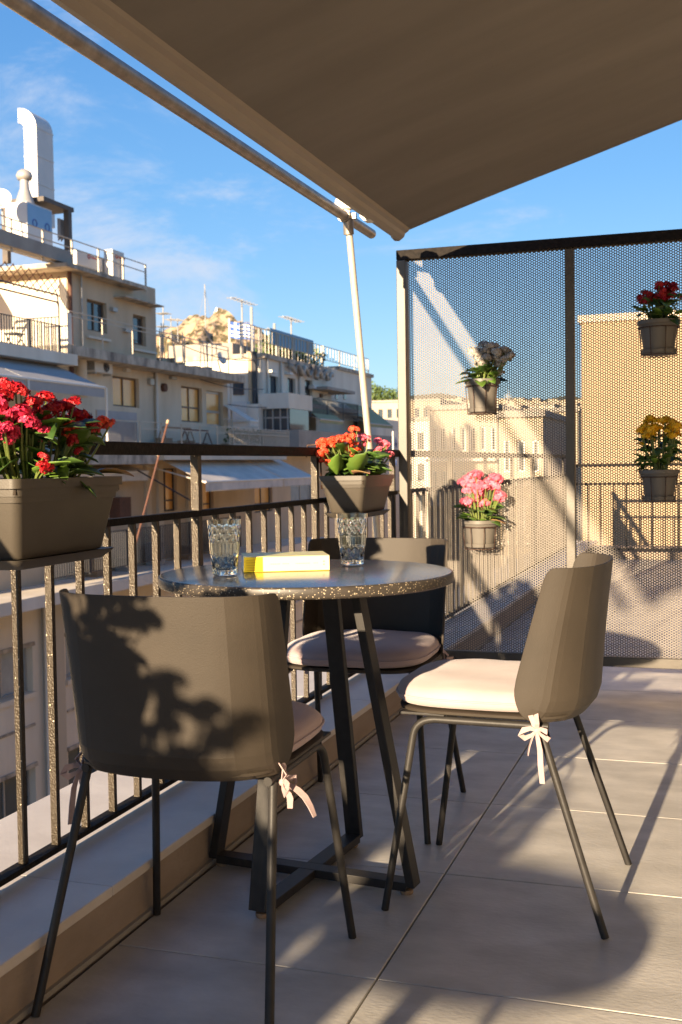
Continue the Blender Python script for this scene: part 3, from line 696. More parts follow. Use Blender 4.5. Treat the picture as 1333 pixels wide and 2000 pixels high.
# ================================================================== PLANTS
def floret(mb, c, nrm, s, rng):
    """four pointed petals, slightly cupped"""
    nrm = nrm.normalized(); a = nrm.cross(Vector((rng.random()-.5, rng.random()-.5, rng.random()-.5))).normalized(); b = nrm.cross(a)
    for k in range(4):
        t0 = math.pi/2*k; d = a*math.cos(t0)+b*math.sin(t0); e = nrm.cross(d)
        tip = c+d*s+nrm*s*0.12; m1 = c+d*s*0.5+e*s*0.36+nrm*s*0.16; m2 = c+d*s*0.5-e*s*0.36+nrm*s*0.16
        i = len(mb.v); mb.v += [tuple(c), tuple(m1), tuple(tip), tuple(m2)]; mb.f += [(i, i+1, i+2), (i, i+2, i+3)]
def head_mesh(m, r, s, n, seed, flat=0.75):
    rng = random.Random(seed); mb = MB()
    for i in range(n):
        th = math.acos(1-rng.random()*1.25); ph = rng.random()*2*math.pi
        d = Vector((math.sin(th)*math.cos(ph), math.sin(th)*math.sin(ph), math.cos(th)))
        c = Vector((d.x*r, d.y*r, d.z*r*flat))*rng.uniform(0.82, 1.06)
        floret(mb, c, d+Vector((rng.uniform(-.3, .3), rng.uniform(-.3, .3), rng.uniform(-.2, .3))), s*rng.uniform(0.8, 1.15), rng)
    mb.lathe([(0.0, -r*0.3), (r*0.35, -r*0.15), (r*0.72, 0.0), (r*0.70, r*flat*0.45), (r*0.4, r*flat*0.75), (0, r*flat*0.86)], n=9, caps=False)
    return mb.mesh('flower_head', m)
def leaf_mesh(m, L_, w, seed, curl=0.25):
    rng = random.Random(seed); mb = MB(); n = 8; vs = []
    for i in range(n+1):
        f = i/n; x = f*L_; hw = w/2*math.sin(math.pi*min(1, f**0.85*0.97+0.03))**0.7
        hw *= 1+0.10*math.cos(i*3.1)*(0.2 < f < 0.95)
        z = curl*L_*(-(f**2))+0.0
        vs += [(x, -hw, z+hw*0.30), (x, 0, z-0.001), (x, hw, z+hw*0.30)]
    k = len(vs); vs += [(a, b, c-0.0014) for a, b, c in vs]; fs = []
    for i in range(n):
        for j in (0, 1):
            a = i*3+j; fs.append((a, a+3, a+4, a+1)); fs.append((k+a, k+a+1, k+a+4, k+a+3))
        fs.append((i*3, k+i*3, k+i*3+3, i*3+3)); fs.append((i*3+2, i*3+5, k+i*3+5, k+i*3+2))
    mb.add(vs, fs); me = mb.mesh('leaf', m, smooth=True); return me
HEADS = {}; LEAVES = {}
for i, c in enumerate(('red', 'crimson', 'coral', 'pink', 'white', 'yellow')):
    s = 0.0075 if c == 'white' else 0.0125
    HEADS[c] = [head_mesh(M[c], 0.026, s, 120 if c == 'white' else 42, 10*i+k) for k in range(3)]
for c in ('leaf', 'leafdark', 'leafred'):
    LEAVES[c] = [leaf_mesh(M[c], 0.075, 0.050, k, 0.12+0.12*k) for k in range(3)]
def plant(label, base, ax, ay, hz, heads, nl, seed, group, leafs=('leaf', 'leaf', 'leafdark'), hscale=1.0, lscale=1.0, extra=(), split=0):
    """base = centre of the soil; ax, ay half extents of the foliage; heads = [(dx,dy,dz,colour,scale)]"""
    rng = random.Random(seed)
    if split:
        hh = []
        for dx, dy, dz, c, s_ in heads:
            for q in range(split): hh.append((dx+rng.uniform(-.017, .017), dy+rng.uniform(-.017, .017), dz+rng.uniform(-.014, .014), c, s_*rng.uniform(.55, .8)))
        heads = hh
    t = thing('flowering_plant', label, 'plant', base, group)
    st = MB()
    for dx, dy, dz, c, s_ in heads:
        o = bpy.data.objects.new('flower_head', rng.choice(HEADS[c])); C.objects.link(o); o.parent = t
        o.location = (dx, dy, dz); o.rotation_euler = (rng.uniform(-.3, .3)-dy*1.2/ max(ay, .05)*0.3, rng.uniform(-.3, .3)+dx/max(ax, .05)*0.4, rng.uniform(0, 6.28))
        q = s_*hscale; o.scale = (q, q, q*rng.uniform(0.85, 1.05))
        p0 = Vector((dx*0.35, dy*0.5, -0.01)); p1 = Vector((dx*0.7, dy*0.8, dz*0.5)); p2 = Vector((dx, dy, dz))
        st.tube([base+p0, base+p1, base+p2], [0.003, 0.0025, 0.002], 5)
    st.build('stems', M['stem'], t)
    for i in range(nl):
        ph = rng.random()*2*math.pi; rr = rng.random()**0.6
        o = bpy.data.objects.new('leaf', rng.choice(LEAVES[rng.choice(leafs)])); C.objects.link(o); o.parent = t
        o.location = (math.cos(ph)*ax*rr*0.75, math.sin(ph)*ay*rr*0.75, rng.uniform(0.0, hz))
        o.rotation_euler = (rng.uniform(-.5, .5), rng.uniform(-1.1, -0.15)+rr*0.5, ph+rng.uniform(-.6, .6))
        q = rng.uniform(0.6, 1.15)*lscale; o.scale = (q, q, q)
    for (dx, dy, dz, rx, ry, rz, q, c) in extra:
        o = bpy.data.objects.new('leaf', LEAVES[c][1]); C.objects.link(o); o.parent = t
        o.location = (dx, dy, dz); o.rotation_euler = (rx, ry, rz); o.scale = (q, q, q)
    return t
def planter(label, x0, x1, y0, y1, zb_, zt_, group):
    """window-box planter: tapered body, stepped rim, tray"""
    cx, cy = (x0+x1)/2, (y0+y1)/2
    t = thing('planter', label, 'planter', (cx, cy, zb_-0.02), group)
    hx, hy = (x1-x0)/2, (y1-y0)/2
    def ringv(sx, sy, z, r=0.018, n=5):
        out = []
        for qx, qy, a0 in ((1, 1, 0), (-1, 1, 90), (-1, -1, 180), (1, -1, 270)):
            for k in range(n):
                a = R(a0+90*k/(n-1)); out.append((cx+qx*(sx-r)+r*math.cos(a), cy+qy*(sy-r)+r*math.sin(a), z))
        return out
    H = zt_-zb_
    def shell(lv, name, m):
        vs = []; fs = []; n = 20
        for dx, dy, z in lv: vs += ringv(hx+dx, hy+dy, z)
        for i in range(len(lv)-1):
            for j in range(n): fs.append((i*n+j, i*n+(j+1) % n, (i+1)*n+(j+1) % n, (i+1)*n+j))
        fs.append(tuple(range(n-1, -1, -1))); fs.append(tuple((len(lv)-1)*n+j for j in range(n)))
        o = MB().add(vs, fs).build(name, m, t); smooth_angle(o, 35); return o
    shell([(-0.032, -0.045, zb_), (-0.030, -0.043, zb_+0.004), (-0.012, -0.018, zt_-0.045), (-0.009, -0.014, zt_-0.045), (-0.008, -0.012, zt_-0.033), (-0.005, -0.009, zt_-0.033),
           (-0.004, -0.008, zt_-0.018), (0.0, 0.0, zt_-0.018), (0.0, 0.0, zt_), (-0.006, -0.006, zt_), (-0.007, -0.007, zt_-0.02)], 'box', M['planter'])
    shell([(-0.030, -0.042, zb_-0.020), (-0.014, -0.024, zb_-0.004), (-0.012, -0.021, zb_+0.000), (-0.018, -0.03, zb_-0.002)], 'tray', M['planter'])
    so = MB(); so.box(x0+0.01, x1-0.01, y0+0.01, y1-0.01, zt_-0.03, zt_-0.012); so.build('soil', M['soil'], t)
    for yy in (y0+0.06, y1-0.06):
        MB().tube([(x0-0.004, yy, zt_-0.05), (x0-0.010, yy, 1.098), (x0-0.018, yy, 1.108), (RX-0.035, yy, 1.106), (RX-0.040, yy, 1.06)], 0.0035, 6).build('hook', M['wire'], t, smooth=True)
    return t
GP = 'window-box planters hung on the railing'
planter('long taupe planter on the railing at the left edge, beside the nearest chair', -1.405, -1.222, 1.79, 2.195, 0.858, 1.012, GP)
planter('taupe planter on the railing behind the table, near the leaning pole', -1.41, -1.222, 3.99, 4.40, 0.848, 0.988, GP)
rg = random.Random(11)
def pxhead(lst, base, plane_x=None, y=None):
    out = []
    for (px, py, Y, c, s_) in lst:
        p = ony(px, py, Y); out.append((p.x-base.x, p.y-base.y, p.z-base.z, c, s_))
    return out
b1_ = Vector((-1.315, 1.99, 1.00))
h1 = [(12, 762, 1.86, 'red', 1.3), (48, 775, 1.9, 'red', 1.2), (5, 800, 1.84, 'crimson', 1.3), (40, 822, 1.86, 'crimson', 1.3), (70, 842, 1.9, 'crimson', 1.1), (10, 842, 1.8, 'crimson', 1.2),
      (28, 868-20, 1.84, 'crimson', 1.2), (58, 800, 1.95, 'red', 1.1), (85, 812, 2.0, 'red', 1.2), (105, 790, 2.03, 'red', 1.2), (130, 800, 2.05, 'red', 1.15), (118, 830, 2.05, 'red', 1.2), (150, 810, 2.1, 'red', 1.1),
      (168, 822, 2.12, 'red', 1.2), (182, 845, 2.15, 'red', 1.0), (140, 845, 2.02, 'coral', 1.1), (150, 870, 1.98, 'red', 0.8), (88, 850, 1.95, 'crimson', 1.0), (204, 828, 2.18, 'coral', 1.0), (-30, 780, 1.84, 'red', 1.3), (-25, 830, 1.84, 'crimson', 1.3), (85, 905, 1.88, 'red', 0.8)]
plant('red and crimson kalanchoe with dark green leaves in the left planter', b1_, 0.085, 0.20, 0.125, pxhead(h1, b1_), 120, 21, 'flowering plants', leafs=('leaf', 'leafdark', 'leafdark'), hscale=0.80, lscale=0.95, split=3,
      extra=[(0.03, 0.02, 0.015, 0.3, -0.25, 0.9, 1.2, 'leaf'), (0.05, 0.15, 0.02, 0, -0.15, 0.7, 1.1, 'leafred'), (0.06, -0.08, 0.02, 0.2, -0.5, -0.3, 1.2, 'leaf'), (0.05, 0.04, 0.01, 0.2, -0.3, -1.2, 1.0, 'leaf')])
b2_ = Vector((-1.316, 4.195, 0.975))
h2 = []
for k in range(26):
    px = rg.uniform(632, 762); e = abs((px-695)/70); py = rg.uniform(846+18*e, 895-3*e)
    c = 'coral' if px < 708+rg.uniform(-14, 14) else 'pink'
    h2.append((px, py, 4.02+(px-632)/130*0.36+rg.uniform(-.04, .04), c, rg.uniform(0.8, 1.15)))
h2 += [(632, 885, 4.0, 'coral', 1.0), (640, 870, 4.02, 'coral', 1.0), (643, 902, 4.0, 'coral', 0.6), (755, 868, 4.36, 'pink', 0.9), (690, 845, 4.16, 'coral', 1.0)]
plant('coral and pink kalanchoe in the planter behind the table', b2_, 0.085, 0.19, 0.10, pxhead(h2, b2_), 84, 22, 'flowering plants', hscale=0.74, split=3,
      extra=[(-0.03, -0.17, 0.02, 0.5, -1.15, -1.3, 1.25, 'leaf'), (0.03, -0.16, 0.02, -0.4, -0.95, -0.5, 1.5, 'leaf'), (0.04, -0.17, 0.02, 0, -0.25, -0.6, 1.2, 'leafred')])
# round pots on the screen
def wall_pot(label, plabel, hlabel, pxl, pxr, pyt, pyb, heads, seed, leafs=('leaf', 'leaf', 'leafdark'), tilt=0.0, wires=True, nl=34, extra=(), fh=0.05, ls=0.8):
    Yp = 5.078
    a, b = ony(pxl, pyt, Yp), ony(pxr, pyt, Yp); c = ony((pxl+pxr)/2, pyb, Yp)
    cx = (a.x+b.x)/2; rt = (b.x-a.x)/2; zt_ = a.z; zb_ = c.z+0.01; Yc = SY-0.012-rt
    t = thing('flower_pot', label, 'flower pot', (cx, Yc, zb_), 'round pots on the screen')
    o = MB().lathe([(rt*0.66, zb_), (rt*0.70, zb_+0.003), (rt*0.86, zt_-0.028), (rt*0.92, zt_-0.028), (rt*0.94, zt_-0.020), (rt, zt_-0.016), (rt, zt_), (rt*0.95, zt_), (rt*0.93, zt_-0.012)], (cx, Yc, 0), 40).build('pot', M['pot'], t); smooth_angle(o, 35)
    o = MB().lathe([(rt*0.62, zb_-0.012), (rt*0.80, zb_-0.006), (rt*0.83, zb_+0.010), (rt*0.79, zb_+0.011), (rt*0.72, zb_+0.004)], (cx, Yc, 0), 40).build('saucer', M['pot'], t); smooth_angle(o, 35)
    MB().lathe([(0.0, zt_-0.012), (rt*0.93, zt_-0.0125), (rt*0.93, zt_-0.0115), (0, zt_-0.008)], (cx, Yc, 0), 24, caps=False).build('soil', M['soil'], t)
    h = thing('pot_holder', hlabel, 'pot holder', (cx, SY, zb_), 'wire pot holders on the screen')
    w = MB(); r1 = rt*0.965; r2 = rt*0.86
    w.tube([(cx+r1*math.cos(i*math.pi/16), Yc+r1*math.sin(i*math.pi/16), zt_-0.031) for i in range(32)], 0.0022, 6, closed=True)
    w.tube([(cx+r2*math.cos(i*math.pi/16), Yc+r2*math.sin(i*math.pi/16), zb_-0.014) for i in range(32)], 0.0020, 6, closed=True)
    for ang in (-155, -112, -68, -25):
        a_ = R(ang); w.tube([(cx+r1*math.cos(a_), Yc+r1*math.sin(a_), zt_-0.031), (cx+r2*math.cos(a_), Yc+r2*math.sin(a_), zb_-0.014)], 0.0019, 6)
    for s_ in (-1, 1):
        xx = cx+s_*rt*0.45
        w.tube([(xx, Yc+rt*0.84, zt_-0.031), (xx, SY-0.004, zt_-0.02), (xx, SY-0.004, zb_-0.012), (xx, Yc+rt*0.72, zb_-0.014)], 0.0019, 6)
    w.build('wire_cage', M['wire'], h, smooth=True)
    base_ = Vector((cx, Yc, zt_-0.01))
    hd = []
    for (px, py, dy, cc, s_) in heads:
        p = ony(px, py, Yc+dy); hd.append((p.x-cx, dy, p.z-base_.z, cc, s_))
    return plant(plabel, base_, rt*1.05, rt*1.0, fh, hd, nl, seed, 'flowering plants', leafs, lscale=ls, hscale=1.0, extra=extra)
def scatter(cx, cy, rx, ry, n, col, seed, s=(0.8, 1.15)):
    g = random.Random(seed); out = []
    for k in range(n):
        a = g.random()*6.28; q = math.sqrt(g.random())
        out.append((cx+rx*q*math.cos(a), cy+ry*q*math.sin(a), g.uniform(-0.05, 0.03)-0.02*(1-q), col if isinstance(col, str) else g.choice(col), g.uniform(*s)))
    return out
wall_pot('grey pot on the left half of the screen holding the cream flowers', 'cream white kalanchoe, domed heads, upper left of the screen', 'wire holder of the pot with cream flowers', 906, 975, 742, 806,
         scatter(948, 688, 24, 17, 22, 'white', 1, (.8, 1.15))+scatter(985, 700, 14, 16, 14, 'white', 2, (.75, 1.05))+[(975, 728, 0, 'white', 0.9), (940, 712, -0.04, 'white', 1.1)], 31, extra=[(-0.04, -0.05, 0.0, 0, -0.1, 3.6, 1.0, 'leaf'), (0.0, -0.07, 0.0, 0, 0.2, -1.2, 1.0, 'leaf')])
wall_pot('grey pot low on the screen holding the bright pink flowers', 'bright pink kalanchoe at the lower left of the screen', 'wire holder of the pot with pink flowers', 901, 974, 1016, 1070,
         scatter(940, 960, 42, 36, 38, 'pink', 3, (0.7, 1.0))+[(912, 985, -0.03, 'pink', 0.8)], 32, extra=[(0.05, -0.03, 0.01, 0, -0.05, -0.1, 0.95, 'leafred')], nl=48, fh=0.08)
wall_pot('grey pot at the upper right of the screen in the shade', 'dark red kalanchoe in the uppermost pot on the right', 'wire holder of the pot with dark red flowers', 1244, 1330, 628, 692,
         scatter(1285, 573, 38, 22, 26, 'red', 4, (0.55, 0.85))+[(1250, 580, 0, 'red', 0.5), (1328, 578, 0, 'red', 0.5)], 33, leafs=('leafdark', 'leafdark', 'leaf'), nl=60, fh=0.11)
wall_pot('grey pot below the upper right one holding the yellow flowers', 'golden yellow kalanchoe at the right edge of the screen', 'wire holder of the pot with yellow flowers', 1247, 1328, 918, 978,
         scatter(1290, 838, 42, 22, 28, 'yellow', 6, (0.65, 0.95))+[(1255, 868, -0.02, 'yellow', 0.5), (1262, 836, 0, 'yellow', 1.0)], 34, leafs=('leafdark', 'leafdark', 'leaf'), nl=70, fh=0.16)
#__CITY__
# ================================================================== MORE OF THE TERRACE (behind the camera, beyond the screen)
make_table((-0.97, -0.95, 0), 'second round speckled table further back along the railing')
for yy, xx, sd, cc in ((0.06, 'nearer the camera than', 41, 'red'), (-0.96, 'beside', 43, 'crimson'), (-2.1, 'behind', 42, 'coral')):
    planter('taupe planter on the railing %s the second table' % xx, -1.405, -1.222, yy, yy+0.42, 0.858, 1.012, GP)
    bb = Vector((-1.315, yy+0.21, 1.0)); g = random.Random(sd)
    plant('%s kalanchoe in the planter %s the second table' % (cc, xx), bb, 0.085, 0.2, 0.08,
          [(g.uniform(-.10, .12), g.uniform(-.2, .2), g.uniform(.09, .20), cc, g.uniform(.9, 1.2)) for _ in range(22)], 50, sd, 'flowering plants')
dup(chair, (-0.98, -1.58, 0), R(5), 'chair tucked at the second table, its back to the terrace wall')
# our own building's wall, behind the camera and to the right
ow = thing('terrace_wall', 'cream rendered wall of the building along the inner side of the terrace', 'wall', (3.4, 3, 0))
mb = MB(); mb.box(3.4, 3.7, -5, 12.6, -0.3, 4.2); mb.build('wall', M['beige2'], ow)

# ================================================================== CITY
GZ = -17.0
g_ = MB(); g_.quad((-3500, -1500, GZ), (3500, -1500, GZ), (3500, 7000, GZ), (-3500, 7000, GZ)); struct(g_.build('ground', M['ground']))

def wall_holes(mb, origin, ud, vd, nd, U, V, holes, depth=0.2):
    """rectangular wall (0..U, 0..V) with recessed rectangular openings (u0,u1,v0,v1)"""
    o = Vector(origin); ud = Vector(ud); vd = Vector(vd); nd = Vector(nd)
    us = sorted({0, U} | {h[0] for h in holes} | {h[1] for h in holes}); vs_ = sorted({0, V} | {h[2] for h in holes} | {h[3] for h in holes})
    P = lambda u, v, d=0: o+ud*u+vd*v-nd*d
    for a, b in zip(us[:-1], us[1:]):
        for c, d in zip(vs_[:-1], vs_[1:]):
            um, vm = (a+b)/2, (c+d)/2
            if any(h[0] < um < h[1] and h[2] < vm < h[3] for h in holes): continue
            mb.quad(P(a, c), P(b, c), P(b, d), P(a, d))
    for h in holes:
        a, b, c, d = h[:4]
        mb.quad(P(a, c), P(a, c, depth), P(a, d, depth), P(a, d)); mb.quad(P(b, c, depth), P(b, c), P(b, d), P(b, d, depth))
        mb.quad(P(a, c), P(b, c), P(b, c, depth), P(a, c, depth)); mb.quad(P(a, d, depth), P(b, d, depth), P(b, d), P(a, d))
def window(par, origin, ud, nd, h, depth, frame='alu', pane='pane', mull=1, trans=0, fw=0.06, curtain=False):
    """framed window set back in its opening; h = (u0,u1,v0,v1)"""
    o = Vector(origin); ud = Vector(ud); nd = Vector(nd); a, b, c, d = h[:4]; z = Vector((0, 0, 1))
    P = lambda u, v, q: o+ud*u+z*v-nd*q
    mb = MB(); q = depth-0.03
    def rc(u0, u1, v0, v1, q0, q1):
        ps = [P(u0, v0, q0), P(u1, v0, q0), P(u1, v1, q0), P(u0, v1, q0), P(u0, v0, q1), P(u1, v0, q1), P(u1, v1, q1), P(u0, v1, q1)]
        mb.add(ps, [(0,1,2,3),(7,6,5,4),(0,4,5,1),(1,5,6,2),(2,6,7,3),(3,7,4,0)])
    rc(a, a+fw, c, d, q-0.05, q); rc(b-fw, b, c, d, q-0.05, q); rc(a+fw, b-fw, c, c+fw, q-0.05, q); rc(a+fw, b-fw, d-fw, d, q-0.05, q)
    for k in range(mull):
        u = a+(b-a)*(k+1)/(mull+1); rc(u-fw/2, u+fw/2, c+fw, d-fw, q-0.05, q)
    if trans:
        v = c+(d-c)*trans; rc(a+fw, b-fw, v-fw/2, v+fw/2, q-0.052, q-0.004)
    f = mb.build('window', M[frame], par)
    mb = MB(); mb.quad(P(a+fw*.5, c+fw*.5, q-0.012), P(b-fw*.5, c+fw*.5, q-0.012), P(b-fw*.5, d-fw*.5, q-0.012), P(a+fw*.5, d-fw*.5, q-0.012))
    mb.build('pane', M[pane], f)
    return f
XF = -20.0
EX = dict(ud=(0, 1, 0), nd=(1, 0, 0))
def FX(px, py, X=XF): return onx(px, py, X)
def facade(par, X, xa, ya, xb, yb, holes_px, m, name='wall', thick=7.0, depth=0.22, full_bottom=None, styles=None):
    """+X facing wall from pixel corner (xa,ya) top-left to (xb,yb) bottom-right, with windows; plus its end faces, back and top"""
    A, B = FX(xa, ya, X), FX(xb, yb, X); z1 = A.z; z0_ = B.z if full_bottom is None else full_bottom; y0, y1 = A.y, B.y
    hs = []
    for h in holes_px:
        p, q = FX(h[0], h[1], X), FX(h[2], h[3], X)
        hs.append((p.y-y0, q.y-y0, q.z-z0_, p.z-z0_)+tuple(h[4:]))
    mb = MB(); wall_holes(mb, (X, y0, z0_), (0, 1, 0), (0, 0, 1), (1, 0, 0), y1-y0, z1-z0_, hs, depth)
    mb.quad((X-thick, y0, z0_), (X, y0, z0_), (X, y0, z1), (X-thick, y0, z1)); mb.quad((X, y1, z0_), (X-thick, y1, z0_), (X-thick, y1, z1), (X, y1, z1))
    mb.quad((X, y0, z1), (X, y1, z1), (X-thick, y1, z1), (X-thick, y0, z1))
    mb.build(name, m, par)
    for h in hs:
        st = h[4] if len(h) > 4 else {}
        window(par, (X, y0, z0_), (0, 1, 0), (1, 0, 0), h, depth, **st)
    return y0, y1, z0_, z1
def fbox(par, name, m, xa, ya, xb, yb, X0, X1, kind=None, label=None, bev=0):
    A, B = FX(xa, ya, X1), FX(xb, yb, X1)
    return MB().box(X0, X1, A.y, B.y, B.z, A.z).build(name, m, par, kind=kind, label=label, bevel=bev)
def frail(par, X, xa, ya, xb, yb, h, m, sp=0.13, r=0.012, rails=(1.0, 0.1), posts=1.6, name='baluster', pr=0.022):
    """railing along +Y at plane X, base line from px (xa,ya) to px xb; height h"""
    A, B = FX(xa, ya, X), FX(xb, yb, X); z = A.z
    tr = MB()
    for k, f in enumerate(rails): tr.box(X-0.02, X+0.02, A.y, B.y, z+h*f-0.025, z+h*f)
    tr.build('rail', m, par)
    if sp:
        nb = int((B.y-A.y)/sp); bm = MB().box(-r, r, -r, r, h*min(rails), h*max(rails)-0.026).mesh(name, m)
        off = par.location
        if nb <= 70:
            for k in range(nb):
                o = bpy.data.objects.new(name, bm); C.objects.link(o); o.parent = par; o.location = (X-off.x, A.y+sp*(k+.5)-off.y, z-off.z)
        else:
            q = MB()
            for k in range(nb): q.box(X-r, X+r, A.y+sp*(k+.5)-r, A.y+sp*(k+.5)+r, z+h*min(rails), z+h*max(rails)-0.026)
            q.build(name, m, par)
    if posts:
        n = max(1, int(round((B.y-A.y)/posts)))
        for k in range(n+1):
            y = A.y+(B.y-A.y)*k/n; MB().box(X-pr, X+pr, y-pr, y+pr, z, z+h).build('post', m, par)
def awning(par, X0, z0_, X1, z1, y0, y1, m, val=0.28, scallop=True, name='awning', stripes=0, bars=True, barm='whitepl'):
    """sloped shop-style awning falling from (X0,z0) at the wall to (X1,z1)"""
    mb = MB(); th = 0.012
    vs = [(X0, y0, z0_), (X1, y0, z1), (X1, y1, z1), (X0, y1, z0_)]; vs += [(a, b, c-th) for a, b, c in vs]
    mb.add(vs, [(0,1,2,3),(7,6,5,4),(0,4,5,1),(1,5,6,2),(2,6,7,3),(3,7,4,0)])
    n = max(4, int((y1-y0)/0.16)); vv = []; ff = []
    for k in range(2*n+1):
        y = y0+(y1-y0)*k/(2*n); zb2 = z1-val-(0.05*abs(math.sin(k*math.pi/2)) if scallop else 0)
        vv += [(X1+0.004, y, z1-th), (X1+0.004, y, zb2), (X1-0.006, y, z1-th), (X1-0.006, y, zb2)]
    for k in range(2*n):
        a = 4*k; ff += [(a, a+1, a+5, a+4), (a+2, a+6, a+7, a+3), (a+1, a+3, a+7, a+5)]
    mb.add(vv, ff)
    o = mb.build(name, m, par)
    MB().tube([(X1, y0-0.03, z1), (X1, y1+0.03, z1)], 0.04, 8).build('front_bar', M[barm], o)
    if bars:
        for y in (y0+0.02, y1-0.02): MB().tube([(X0, y, z0_-0.6), (X1, y, z1-0.02)], 0.025, 6).build('arm', M[barm], o)
    return o
# ---------------- nearest building across the street
B1 = thing('apartment_building', 'weathered beige apartment block across the street with roof plant and awnings', 'building', (XF, 38, GZ))
yP0, yP1 = FX(131, 511).y, FX(306, 600, XF).y
# penthouse: long face towards the street, sunlit end wall towards us
Zr, Zs = FX(131, 511).z, FX(132, 672).z
hz = [(170, 583, 210, 652, dict(frame='brown', pane='pane', mull=1)), (260, 613, 286, 677, dict(frame='brown', pane='pane', mull=0, fw=0.09))]
facade(B1, XF, 131, 511, 306, 672, hz, M['beige'], thick=9, full_bottom=Zs-0.3)
# end wall in white, seen over the balcony (2 cm proud)
MB().box(XF-9, XF-0.03, yP0-0.03, yP0-0.005, Zs, FX(131, 546).z).build('end_wall', M['white_r'], B1)
fbox(B1, 'roof_slab', M['stain'], 131, 512, 286, 566, XF-9, XF+0.55)
fbox(B1, 'roof_slab', M['stain'], 247, 577, 321, 600, XF-6, XF+0.5)
A = FX(131, 500, XF+0.2)
pz0, pz1 = FX(131, 514, XF+0.2).z, FX(131, 498, XF+0.2).z
MB().box(XF-9, XF-3.0, FX(-120, 500).y, yP0-0.06, pz0-0.55, pz0-0.02).build('soffit', M['stain'], B1)
MB().box(XF-.3, XF+0.2, FX(-120, 500, XF+0.2).y, yP0-0.05, pz0, pz1+0.15).build('roof_parapet', M['concrete'], B1)
frail(B1, XF+0.1, -120, 438+12, 285, 548, 1.0, M['palerail'], sp=0, rails=(1.0, 0.72, 0.08), posts=1.7, pr=0.028)
# lattice under the roof edge
mb = MB(); ya, yb = FX(-40, 560, XF-.3).y, FX(112, 560, XF-.3).y; za, zb3 = FX(0, 552, XF-.3).z, FX(0, 508, XF-.3).z
k = ya
while k < yb:
    mb.tube([(XF-0.3, k, za), (XF-0.3, k+0.9, zb3)], 0.02, 4); mb.tube([(XF-0.3, k+0.9, za), (XF-0.3, k, zb3)], 0.02, 4); k += 0.42
mb.build('lattice', M['rust'], B1)
# drain pipe at the corner
MB().tube([(XF+0.08, yP0+0.02, Zs-1.0), (XF+0.08, yP0+0.02, Zr-0.2)], 0.07, 8).build('drain_pipe', M['rust'], B1)
# bent pipe over the balcony
pA, pB, pC = FX(-60, 540, XF+1.0), FX(112, 576, XF+1.0), FX(116, 640, XF+1.0)
mb = MB()
for dz in (0, -0.22): mb.tube([(pA.x, pA.y, pB.z+dz), (pB.x, pB.y-dz*0, pB.z+dz), (pB.x, pC.y, pB.z-0.35), (pC.x, pC.y, pC.z)], 0.03, 6)
mb.build('balcony_pipe', M['darkrail'], B1)
# balcony with black railing
bz = FX(0, 668, XF+1.3).z
MB().box(XF-9, XF+1.3, FX(-160, 668, XF+1.3).y, FX(152, 690, XF+1.3).y, bz-0.34, bz).build('balcony_slab', M['white_r'], B1)
frail(B1, XF+1.2, -150, 668, 117, 690, 1.12, M['darkrail'], sp=0.125, r=0.013, rails=(1.0, 0.06), posts=1.75, pr=0.035)
fb0 = FX(117, 690, XF+1.2)
mb = MB(); yy = fb0.y
for k in range(9): mb.box(XF+1.2-0.125*k-.013, XF+1.2-0.125*k+.013, yy-.013, yy+.013, fb0.z, fb0.z+1.12)
mb.box(XF+0.05, XF+1.2, yy-0.02, yy+0.02, fb0.z+1.08, fb0.z+1.12); mb.build('side_railing', M['darkrail'], B1)
# mid floor wall
z2 = FX(132, 690, XF+.9).z
h2_ = [(220, 733, 273, 797, dict(frame='brown', pane='panegold', mull=1)), (354, 753, 396, 826, dict(frame='brown', pane='panegold', mull=1, trans=.42)), (403, 762, 437, 834, dict(frame='alu', pane='panegold', mull=0, trans=.42, fw=.1))]
zt2 = FX(132, 676).z; zfl = FX(190, 888, XF+1.6).z
facade(B1, XF, -160, 640, 447, 860, h2_, M['beige2'], thick=10, full_bottom=zfl)
MB().box(XF+0.001, XF+0.09, FX(301, 720).y, FX(309, 720).y, zfl, zt2).build('pilaster', M['beige2'], B1)
fr0 = FX(220, 733); fr1 = FX(258, 757)
MB().box(XF-0.19, XF-0.18, fr0.y+0.06, fr1.y, fr1.z, fr0.z-0.1).build('red_blind', M['panered'], B1)
s0 = FX(132, 672, XF+1.0)
MB().box(XF-10, XF+1.0, s0.y+0.3, FX(481, 743, XF+1.0).y, FX(132, 691, XF+1.0).z, s0.z).build('balcony_slab', M['stain'], B1)
MB().box(XF+0.05, XF+1.0, s0.y+0.02, s0.y+0.28, s0.z, FX(132, 610, XF+1).z).build('balcony_end_wall', M['white_r'], B1)
MB().box(XF-0.02, XF+0.98, s0.y+0.02, s0.y+0.28, FX(132, 691, XF+1.0).z, s0.z-.004).build('slab_end', M['stain'], B1)
frail(B1, XF+0.9, 136, 672, 447, 736, 1.05, M['palerail'], sp=0, rails=(1.0, 0.86), posts=1.9, pr=0.018)
# terrace on top of the mid floor: clutter behind the rail
g = random.Random(4); yq0, yq1 = FX(325, 690, XF).y, FX(440, 720, XF).y
for k in range(13):
    y = yq0+(yq1-yq0)*k/13; w = g.uniform(.2, .5); h = g.uniform(.2, .55)
    MB().box(XF-g.uniform(1, 4), XF-0.6, y, y+w, s0.z, s0.z+h).build('roof_box', g.choice([M['concrete'], M['stain'], M['wood'], M['rust'], M['tan']]), B1)
mb = MB(); pl = FX(350, 690, XF).y
for k in range(20):
    y = g.uniform(yq0, yq1); x = XF-g.uniform(.5, 2); mb.tube([(x, y, s0.z), (x+g.uniform(-.1, .1), y+g.uniform(-.2, .2), s0.z+g.uniform(.7, 1.8))], 0.02, 5)
mb.build('roof_poles', M['palerail'], B1)
